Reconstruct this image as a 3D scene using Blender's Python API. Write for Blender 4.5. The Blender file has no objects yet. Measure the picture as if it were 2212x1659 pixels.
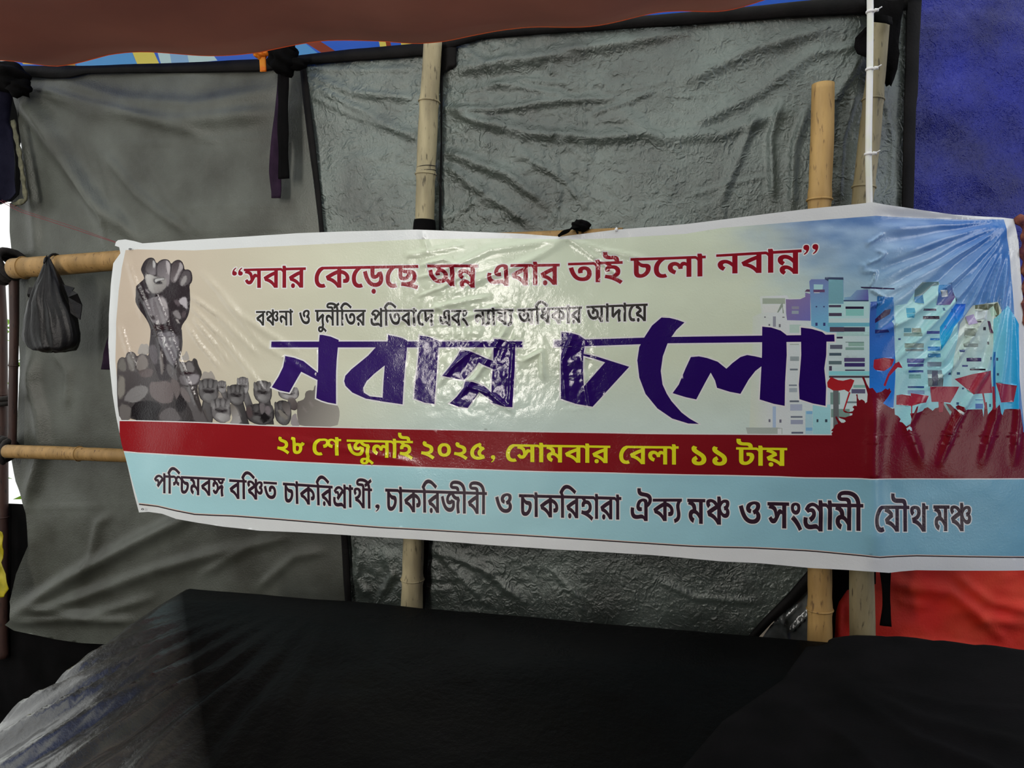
import bpy, bmesh, math, random
import numpy as np
from mathutils import Vector
from mathutils.geometry import delaunay_2d_cdt
random.seed(4)
sc = bpy.context.scene
COL = sc.collection

# ------------------------------------------------------------ camera, world, lights, exposure
F = 1600.0                       # focal length in pixels of a 2212 px wide frame
CX, CY = 1106.0, 829.5
PITCH = math.atan(84.5 / F)
CAM_Z = 1.5
cam_d = bpy.data.cameras.new('camera'); cam = bpy.data.objects.new('camera', cam_d); COL.objects.link(cam)
cam_d.sensor_width = 36.0; cam_d.lens = 36.0 * F / 2212.0; cam_d.clip_start = 0.02; cam_d.clip_end = 200
cam.location = (0, 0, CAM_Z); cam.rotation_euler = (math.pi/2 - PITCH, 0, 0)
sc.camera = cam
sc.view_settings.view_transform = 'Standard'; sc.view_settings.look = 'None'
sc.view_settings.gamma = 1.0; sc.view_settings.use_curve_mapping = False
sc.view_settings.exposure = -0.84
sc.cycles.use_denoising = True
sc.cycles.max_bounces = 6; sc.cycles.diffuse_bounces = 3; sc.cycles.glossy_bounces = 3
sc.cycles.transmission_bounces = 4; sc.cycles.sample_clamp_indirect = 4.0
sc.cycles.caustics_reflective = False; sc.cycles.caustics_refractive = False
world = bpy.data.worlds.new('world'); sc.world = world; world.use_nodes = True
wn = world.node_tree; bg = wn.nodes['Background']
bg.inputs['Color'].default_value = (0.95, 0.97, 0.95, 1); bg.inputs['Strength'].default_value = 2.0

def area(name, loc, target, sx, sy, power, color):
    l = bpy.data.lights.new(name, 'AREA'); l.shape = 'RECTANGLE'; l.size = sx; l.size_y = sy
    l.energy = power; l.color = color
    o = bpy.data.objects.new(name, l); COL.objects.link(o); o.location = loc
    d = Vector(target) - Vector(loc); o.rotation_euler = d.to_track_quat('-Z', 'Y').to_euler()
    return o
# daylight entering by the open side of the shelter, behind and left of the photographer
area('entrance_daylight', (-2.30, -1.03, 1.66), (-0.1, 2.1, 1.45), .33, .90, 60, (1.0, 0.93, 0.87))
# daylight by a gap in the right side wall
area('side_gap_daylight', (2.22, 0.86, 2.0), (1.2, 2.0, 1.6), .42, .95, 7.5, (0.96, 0.98, 1.0))
# lamp added above the level of the canopy, for glints on the silver tarpaulin
area('upper_glint_lamp', (-2.35, -0.85, 2.62), (0.2, 2.2, 2.0), .8, .85, 40, (1.0, 0.96, 0.90))

# ------------------------------------------------------------ geometry of the place
ANG = math.radians(17.0); TA = math.tan(ANG); CA = math.cos(ANG); SA = math.sin(ANG)
D0 = 2.10                        # distance of the banner's plane straight ahead
T_C = (1885 - CX) / F            # the corner post where the wall turns
Y_C = D0 / (1 + T_C * TA); X_C = T_C * Y_C; M2 = 0.17

def ray(x, y):
    tx = (x - CX) / F; ty = (CY - y) / F
    cp, sp = math.cos(PITCH), math.sin(PITCH)
    return (tx, cp + ty * sp, -sp + ty * cp)
def wallpt(x, y, off=0.0):
    """Point of the wall, off metres behind the banner's plane, seen at photo position x, y."""
    rx, ry, rz = ray(x, y); t = rx / ry
    Y1 = (D0 + off / CA) / (1 + t * TA)
    Y2 = (Y_C - X_C * M2 + off) / (1 - t * M2)
    Y = (Y1 + Y2 + math.sqrt((Y1-Y2)**2 + .012**2)) / 2
    s = Y / ry
    return Vector((rx * s, Y, CAM_Z + rz * s))
def depthpt(x, y, Y):
    rx, ry, rz = ray(x, y); s = Y / ry
    return Vector((rx * s, Y, CAM_Z + rz * s))
def flatpt(x, y, z):
    rx, ry, rz = ray(x, y); s = (z - CAM_Z) / rz
    return Vector((rx * s, ry * s, z))
NRM = Vector((-SA, -CA, 0))      # out of the wall, towards the room
def mpp(x, y, off=0.0):          # metres per photo pixel there
    return wallpt(x, y, off).y / F

# ------------------------------------------------------------ colours and materials
K = 0.50
def lin(c):
    c = c / 255.0
    return c / 12.92 if c <= 0.04045 else ((c + 0.055) / 1.055) ** 2.4
def rgb(r, g, b, k=None):
    k = K if k is None else k
    return (min(.93, lin(r) / k), min(.93, lin(g) / k), min(.93, lin(b) / k))
def new_mat(name):
    m = bpy.data.materials.new(name); m.use_nodes = True
    return m, m.node_tree, m.node_tree.nodes['Principled BSDF']
def mat(name, c1, c2=None, rough=.6, scale=8.0, bump=0.0, bscale=60.0, spec=.5, metal=0.0, stretch=(1,1,1), rough2=None,
        crinkle=0.0, cscale=25.0, translucent=0.0, sheen=0.0, coat=0.0, coat_rough=.08, lo=.35, hi=.65):
    m, nt, p = new_mat(name); N = nt.nodes; L = nt.links
    tc = N.new('ShaderNodeTexCoord'); mp = N.new('ShaderNodeMapping'); mp.inputs['Scale'].default_value = stretch
    L.new(tc.outputs['Object'], mp.inputs['Vector'])
    no = N.new('ShaderNodeTexNoise'); no.inputs['Scale'].default_value = scale; no.inputs['Detail'].default_value = 6
    L.new(mp.outputs['Vector'], no.inputs['Vector'])
    cr = N.new('ShaderNodeValToRGB'); cr.color_ramp.elements[0].position = lo; cr.color_ramp.elements[1].position = hi
    cr.color_ramp.elements[0].color = (*c1, 1); cr.color_ramp.elements[1].color = (*(c2 or c1), 1)
    L.new(no.outputs['Fac'], cr.inputs['Fac']); L.new(cr.outputs['Color'], p.inputs['Base Color'])
    p.inputs['Roughness'].default_value = rough; p.inputs['Metallic'].default_value = metal
    p.inputs['Specular IOR Level'].default_value = spec
    if rough2 is not None:
        mr = N.new('ShaderNodeMapRange'); mr.inputs['From Min'].default_value = .35; mr.inputs['From Max'].default_value = .65
        mr.inputs['To Min'].default_value = rough; mr.inputs['To Max'].default_value = rough2
        n4 = N.new('ShaderNodeTexNoise'); n4.inputs['Scale'].default_value = scale * .6; n4.inputs['Detail'].default_value = 4
        L.new(mp.outputs['Vector'], n4.inputs['Vector']); L.new(n4.outputs['Fac'], mr.inputs['Value'])
        L.new(mr.outputs['Result'], p.inputs['Roughness'])
    last = None
    if bump > 0:
        n2 = N.new('ShaderNodeTexNoise'); n2.inputs['Scale'].default_value = bscale; n2.inputs['Detail'].default_value = 5
        n2.inputs['Roughness'].default_value = .65
        L.new(mp.outputs['Vector'], n2.inputs['Vector'])
        b = N.new('ShaderNodeBump'); b.inputs['Strength'].default_value = bump; b.inputs['Distance'].default_value = .004
        L.new(n2.outputs['Fac'], b.inputs['Height']); last = b
    if crinkle > 0:
        v = N.new('ShaderNodeTexNoise'); v.noise_type = 'RIDGED_MULTIFRACTAL'; v.inputs['Scale'].default_value = cscale
        v.inputs['Detail'].default_value = 3; v.inputs['Roughness'].default_value = .5; v.inputs['Distortion'].default_value = .4
        dn = N.new('ShaderNodeTexNoise'); dn.inputs['Scale'].default_value = cscale * .35; dn.inputs['Detail'].default_value = 3
        mx = N.new('ShaderNodeMix'); mx.data_type = 'VECTOR'; mx.inputs['Factor'].default_value = .22
        L.new(mp.outputs['Vector'], dn.inputs['Vector'])
        L.new(mp.outputs['Vector'], mx.inputs['A']); L.new(dn.outputs['Color'], mx.inputs['B'])
        L.new(mx.outputs['Result'], v.inputs['Vector'])
        b2 = N.new('ShaderNodeBump'); b2.inputs['Strength'].default_value = crinkle; b2.inputs['Distance'].default_value = .008
        L.new(v.outputs['Fac'], b2.inputs['Height'])
        if last: L.new(last.outputs['Normal'], b2.inputs['Normal'])
        last = b2
    if last: L.new(last.outputs['Normal'], p.inputs['Normal'])
    if coat:
        p.inputs['Coat Weight'].default_value = coat; p.inputs['Coat Roughness'].default_value = coat_rough; p.inputs['Coat IOR'].default_value = 1.6
        if last: L.new(last.outputs['Normal'], p.inputs['Coat Normal'])
    if sheen: p.inputs['Sheen Weight'].default_value = sheen
    if translucent > 0:
        out = N['Material Output']; tr = N.new('ShaderNodeBsdfTranslucent'); L.new(cr.outputs['Color'], tr.inputs['Color'])
        ms = N.new('ShaderNodeMixShader'); ms.inputs['Fac'].default_value = translucent
        L.new(p.outputs['BSDF'], ms.inputs[1]); L.new(tr.outputs['BSDF'], ms.inputs[2]); L.new(ms.outputs['Shader'], out.inputs['Surface'])
    return m
def print_mat(name, rough=.25, bump=.15, bscale=120, translucent=0.0, spec=.5, crinkle=0.0, cscale=30, vstreak=0.0):
    """Printed sheet: the colours of the print come from the mesh, gloss and fine relief from nodes."""
    m = mat(name, (1,1,1), rough=rough, bump=bump, bscale=bscale, spec=spec, crinkle=crinkle, cscale=cscale)
    nt = m.node_tree; N = nt.nodes; L = nt.links; p = N['Principled BSDF']
    at = N.new('ShaderNodeVertexColor'); at.layer_name = 'Print'
    for l in list(p.inputs['Base Color'].links): L.remove(l)
    L.new(at.outputs['Color'], p.inputs['Base Color'])
    if translucent > 0:
        out = N['Material Output']; tr = N.new('ShaderNodeBsdfTranslucent'); L.new(at.outputs['Color'], tr.inputs['Color'])
        ms = N.new('ShaderNodeMixShader'); ms.inputs['Fac'].default_value = translucent
        L.new(p.outputs['BSDF'], ms.inputs[1]); L.new(tr.outputs['BSDF'], ms.inputs[2]); L.new(ms.outputs['Shader'], out.inputs['Surface'])
    return m

# ------------------------------------------------------------ object helpers
def tag(o, label=None, cat=None, group=None, kind=None):
    if label: o['label'] = label
    if cat: o['category'] = cat
    if group: o['group'] = group
    if kind: o['kind'] = kind
    return o
def empty(name, loc):
    o = bpy.data.objects.new(name, None); COL.objects.link(o); o.location = loc; o.empty_display_size = .05
    return o
def link(name, me, m, parent=None, smooth=True):
    me.name = name
    if m: me.materials.append(m)
    o = bpy.data.objects.new(name, me); COL.objects.link(o)
    if parent is not None:
        o.parent = parent; o.location = -parent.location
    if smooth:
        me.polygons.foreach_set('use_smooth', [True] * len(me.polygons))
    return o
def mesh_from(V, Fc):
    me = bpy.data.meshes.new('m'); me.from_pydata([tuple(v) for v in V], [], Fc); me.update(); return me
def vnoise(x, y, seed=0):
    """Smooth value noise, vectorised, -1..1."""
    xi = np.floor(x).astype(np.int64); yi = np.floor(y).astype(np.int64); fx = x - xi; fy = y - yi
    fx = fx*fx*(3-2*fx); fy = fy*fy*(3-2*fy)
    def h(a, b):
        n = (a * 374761393 + b * 668265263 + seed * 974634) & 0x7fffffff
        n = ((n ^ (n >> 13)) * 1274126177) & 0x7fffffff
        return ((n ^ (n >> 16)) & 0xffff) / 32767.5 - 1
    return (h(xi,yi)*(1-fx)*(1-fy) + h(xi+1,yi)*fx*(1-fy) + h(xi,yi+1)*(1-fx)*fy + h(xi+1,yi+1)*fx*fy)
def fbm(x, y, seed=0, o=4):
    s = 0; a = 1
    for i in range(o): s = s + a * vnoise(x * 2**i, y * 2**i, seed + i * 7); a *= .5
    return s
def crumple(x, y, seed=0):
    """Sharp-creased foil-like relief, 0..1."""
    s = 0; a = .5
    for i in range(3):
        s = s + a * np.abs(vnoise(x * 2**i + .4*vnoise(y*2**i, x*2**i, 91), y * 2**i, seed + 13*i)); a *= .55
    return s
def ridges(X, Y, lst):
    """Fold lines: (points, half width px, height m). A fold rises to a soft crest and fades at both ends."""
    H = np.zeros_like(X)
    for pts, w, a in lst:
        best = np.full(X.shape, 1e9); along = np.zeros_like(X); L = 0
        segs = []
        for (x0, y0), (x1, y1) in zip(pts[:-1], pts[1:]):
            l = math.hypot(x1-x0, y1-y0); segs.append((x0, y0, x1, y1, l, L)); L += l
        xs = [p[0] for p in pts]; ys = [p[1] for p in pts]
        msk = (X > min(xs)-4*w) & (X < max(xs)+4*w) & (Y > min(ys)-4*w) & (Y < max(ys)+4*w)
        if not msk.any(): continue
        x = X[msk]; y = Y[msk]; best = np.full(x.shape, 1e9); along = np.zeros_like(x)
        for x0, y0, x1, y1, l, L0 in segs:
            t = np.clip(((x-x0)*(x1-x0) + (y-y0)*(y1-y0)) / (l*l), 0, 1)
            d = np.hypot(x-x0-t*(x1-x0), y-y0-t*(y1-y0))
            m_ = d < best; best = np.where(m_, d, best); along = np.where(m_, (L0+t*l)/L, along)
        env = np.clip(np.minimum(along, 1-along) * 6 + .25, 0, 1)
        H[msk] += a * env * np.exp(-(best/w)**2)
    return H
def winding(contours, X, Y):
    w = np.zeros(X.shape, np.int32)
    for P in contours:
        P = np.asarray(P, float)
        bx0, by0 = P.min(0); bx1, by1 = P.max(0)
        m_ = np.nonzero((X >= bx0) & (X <= bx1) & (Y >= by0) & (Y <= by1))[0]
        if not len(m_): continue
        x = X[m_]; y = Y[m_]; ww = np.zeros(len(m_), np.int32)
        for (x0, y0), (x1, y1) in zip(P, np.roll(P, -1, 0)):
            if y0 == y1: continue
            cr = (x1-x0)*(y-y0) - (x-x0)*(y1-y0)
            ww += ((y0 <= y) & (y < y1) & (cr > 0)).astype(np.int32) - ((y1 <= y) & (y < y0) & (cr < 0)).astype(np.int32)
        w[m_] += ww
    return w
def area2(P):
    P = np.asarray(P, float); Q = np.roll(P, -1, 0)
    return float(np.sum(P[:,0]*Q[:,1] - Q[:,0]*P[:,1]))
def orient(P, sign):
    return list(P) if area2(P) * sign > 0 else list(P)[::-1]
def offset(P, d):
    """Push a contour outwards (its winding kept) by d."""
    P = np.asarray(P, float); A = np.roll(P, 1, 0); B = np.roll(P, -1, 0)
    def un(v):
        l = np.hypot(v[:,0], v[:,1]); l[l == 0] = 1; return v / l[:,None]
    e0 = un(P-A); e1 = un(B-P); n0 = np.stack([e0[:,1], -e0[:,0]], 1); n1 = np.stack([e1[:,1], -e1[:,0]], 1)
    n = un(n0+n1); c = np.clip((n*n0).sum(1), .55, 1)
    return [tuple(p) for p in P + n * (d / c)[:,None]]
def densify(P, step):
    out = []
    n = len(P)
    for i in range(n):
        (x0, y0), (x1, y1) = P[i], P[(i+1) % n]
        k = max(1, int(math.hypot(x1-x0, y1-y0) / step))
        for j in range(k): out.append((x0 + (x1-x0)*j/k, y0 + (y1-y0)*j/k))
    return out
def smooth(P, it=2, closed=True):
    """Chaikin corner cutting."""
    for _ in range(it):
        Q = []
        n = len(P)
        for i in range(n if closed else n-1):
            a, b = P[i], P[(i+1) % n]
            Q.append((a[0]*.75+b[0]*.25, a[1]*.75+b[1]*.25)); Q.append((a[0]*.25+b[0]*.75, a[1]*.25+b[1]*.75))
        P = Q if closed else [P[0]] + Q + [P[-1]]
    return P

def sheet(name, outline, mapfn, height, m, spacing=7, layers=None, base=None, parent=None, fine=None, nrm=None, thick=0.0, holes=None, soft=None):
    """A sheet cut to an outline. Its print (layers of closed contours, later ones on top) becomes edges of
    the same mesh, and every corner carries the colour of the print there."""
    outline = densify(outline, spacing * 1.2)
    ox = [p[0] for p in outline]; oy = [p[1] for p in outline]
    pts = []; edges = []
    def add(P, st):
        P = densify(P, st); s = len(pts); n = len(P)
        pts.extend(P); edges.extend((s+i, s+(i+1) % n) for i in range(n))
    add(outline, 1e9)
    for cs, _ in (layers or []):
        for P in cs: add(P, 12)
    gx, gy = np.meshgrid(np.arange(min(ox), max(ox), spacing), np.arange(min(oy), max(oy), spacing))
    gx = gx + (np.arange(gx.shape[0]) % 2)[:,None] * spacing * .5
    g = np.stack([gx.ravel(), gy.ravel()], 1)
    if fine:
        for x0, y0, x1, y1, st in fine:
            fx, fy = np.meshgrid(np.arange(x0, x1, st), np.arange(y0, y1, st))
            g = np.concatenate([g, np.stack([fx.ravel(), fy.ravel()], 1)])
    g = g[winding([outline], g[:,0], g[:,1]) != 0]
    pts.extend(map(tuple, g))
    r = delaunay_2d_cdt([Vector(p) for p in pts], edges, [], 0, 0.05, False)
    V = np.array([tuple(v) for v in r[0]]); T = np.array(r[2], dtype=np.int64)
    C = V[T].mean(1)
    keep = winding([outline], C[:,0], C[:,1]) != 0
    if holes: keep &= winding(holes, C[:,0], C[:,1]) == 0
    T = T[keep]; C = C[keep]
    H = height(V[:,0], V[:,1]) if height else np.zeros(len(V))
    nv = NRM if nrm is None else nrm
    P3 = [mapfn(x, y) + nv * float(h) for (x, y), h in zip(V, H)]
    n = (P3[T[0][1]] - P3[T[0][0]]).cross(P3[T[0][2]] - P3[T[0][0]])
    if n.dot(nv) < 0: T = T[:, ::-1]
    me = mesh_from(P3, T.tolist())
    if layers is not None or base is not None:
        owner = np.full(len(T), -1)
        for i, (cs, _) in enumerate(layers or []):
            w = winding(cs, C[:,0], C[:,1]); owner[w != 0] = i
        vx = V[T.ravel(), 0]; vy = V[T.ravel(), 1]; own = np.repeat(owner, 3)
        colr = np.zeros((len(vx), 4)); colr[:,3] = 1
        for i in range(-1, len(layers or [])):
            s = own == i
            if not s.any(): continue
            cf = base if i < 0 else layers[i][1]
            if callable(cf): colr[s, :3] = cf(vx[s], vy[s])
            else: colr[s, :3] = cf
        if soft:                                             # painted areas blend softly into each other
            vid = T.ravel(); s_ = (own >= soft[0]) & (own < soft[1])
            for _ in range(2):
                acc = np.zeros((len(V), 3)); cnt = np.zeros(len(V))
                np.add.at(acc, vid[s_], colr[s_, :3]); np.add.at(cnt, vid[s_], 1)
                colr[s_, :3] = colr[s_, :3]*.3 + .7*(acc/np.maximum(cnt, 1)[:,None])[vid[s_]]
        at = me.color_attributes.new('Print', 'FLOAT_COLOR', 'CORNER')
        at.data.foreach_set('color', colr.astype(np.float32).ravel())
    if thick > 0:
        me2 = me
        o = link(name, me2, m, parent)
        md = o.modifiers.new('thickness', 'SOLIDIFY'); md.thickness = thick; md.offset = -1
        return o
    return link(name, me, m, parent)

def tube(path, radii, seg=14, cap=True, squash=None, jitter=0.0, seed=0):
    """Tube along 3D points with a radius at each."""
    rs = np.random.RandomState(seed)
    V = []; Fc = []; n = len(path); up = None
    for i, p in enumerate(path):
        t = (path[min(i+1, n-1)] - path[max(i-1, 0)]).normalized()
        if up is None:
            a = Vector((0, 0, 1)) if abs(t.z) < .9 else Vector((0, -1, 0))
            u = t.cross(a).normalized()
        else: u = (up - t * up.dot(t)).normalized()
        up = u; v = t.cross(u)
        for k in range(seg):
            th = 2*math.pi*k/seg
            r = radii[i] * (1 + jitter * rs.uniform(-1, 1))
            V.append(p + (u*math.cos(th) + v*math.sin(th)) * r)
    for i in range(n-1):
        for k in range(seg):
            a = i*seg+k; b = i*seg+(k+1) % seg
            Fc.append((a, b, b+seg, a+seg))
    if cap:
        Fc.append(tuple(range(seg))[::-1]); Fc.append(tuple(range((n-1)*seg, n*seg)))
    return V, Fc
def join(parts):
    V = []; Fc = []
    for v, f in parts:
        s = len(V); V += list(v); Fc += [tuple(i+s for i in q) for q in f]
    return mesh_from(V, Fc)
def resample(pts, n):
    P = [Vector(p) for p in pts]; L = [0]
    for a, b in zip(P[:-1], P[1:]): L.append(L[-1] + (b-a).length)
    out = []
    for i in range(n):
        s = L[-1]*i/(n-1); k = 0
        while k < len(P)-2 and L[k+1] < s: k += 1
        t = (s-L[k]) / max(1e-9, L[k+1]-L[k]); out.append(P[k].lerp(P[k+1], min(1, max(0, t))))
    return out
def ribbon(pts, widths, mthick=.0015, wdir=None, twist=None):
    """A flat band of real thickness along 3D points."""
    V = []; Fc = []; n = len(pts)
    for i, p in enumerate(pts):
        t = (pts[min(i+1, n-1)] - pts[max(i-1, 0)]).normalized()
        w = (wdir or t.cross(NRM)).copy(); w = (w - t*w.dot(t)).normalized(); q = t.cross(w).normalized()
        if twist:
            c, s = math.cos(twist[i]), math.sin(twist[i]); w, q = w*c + q*s, q*c - w*s
        for a, b in ((-1, -1), (-.33, -1.6), (.33, -1.2), (1, -1), (1, 1), (.33, .8), (-.33, 1.4), (-1, 1)):
            V.append(p + w*(a*widths[i]/2) + q*(b*mthick))
    for i in range(n-1):
        for k in range(8):
            a = i*8+k; b = i*8+(k+1) % 8; Fc.append((a, b, b+8, a+8))
    Fc.append(tuple(range(8))[::-1]); Fc.append(tuple(range((n-1)*8, n*8)))
    return V, Fc
def blob(c, r, sub=3, amp=.18, fr=3.0, seed=0, frame=None):
    """A lumpy knot of cloth or rope: an ellipsoid with wrapped folds. r = radii along wall, up, out."""
    bm = bmesh.new(); bmesh.ops.create_icosphere(bm, subdivisions=sub, radius=1)
    ex = Vector((CA, -SA, 0)); ez = Vector((0, 0, 1)); V = []
    for v in bm.verts:
        x, y, z = v.co
        k = 1 + amp * (float(vnoise(np.array([x*fr+5]), np.array([z*fr+y*fr*.7]), seed)[0]) + .5*math.sin(8*(x*.6+z) + seed))
        v.co = Vector(c) + (ex*x*r[0] + ez*z*r[1] + NRM*(-y)*r[2]) * k
    me = bpy.data.meshes.new('b'); bm.to_mesh(me)
    V = [v.co.copy() for v in me.vertices]; Fc = [tuple(p.vertices) for p in me.polygons]
    bm.free(); bpy.data.meshes.remove(me)
    return V, Fc

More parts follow.
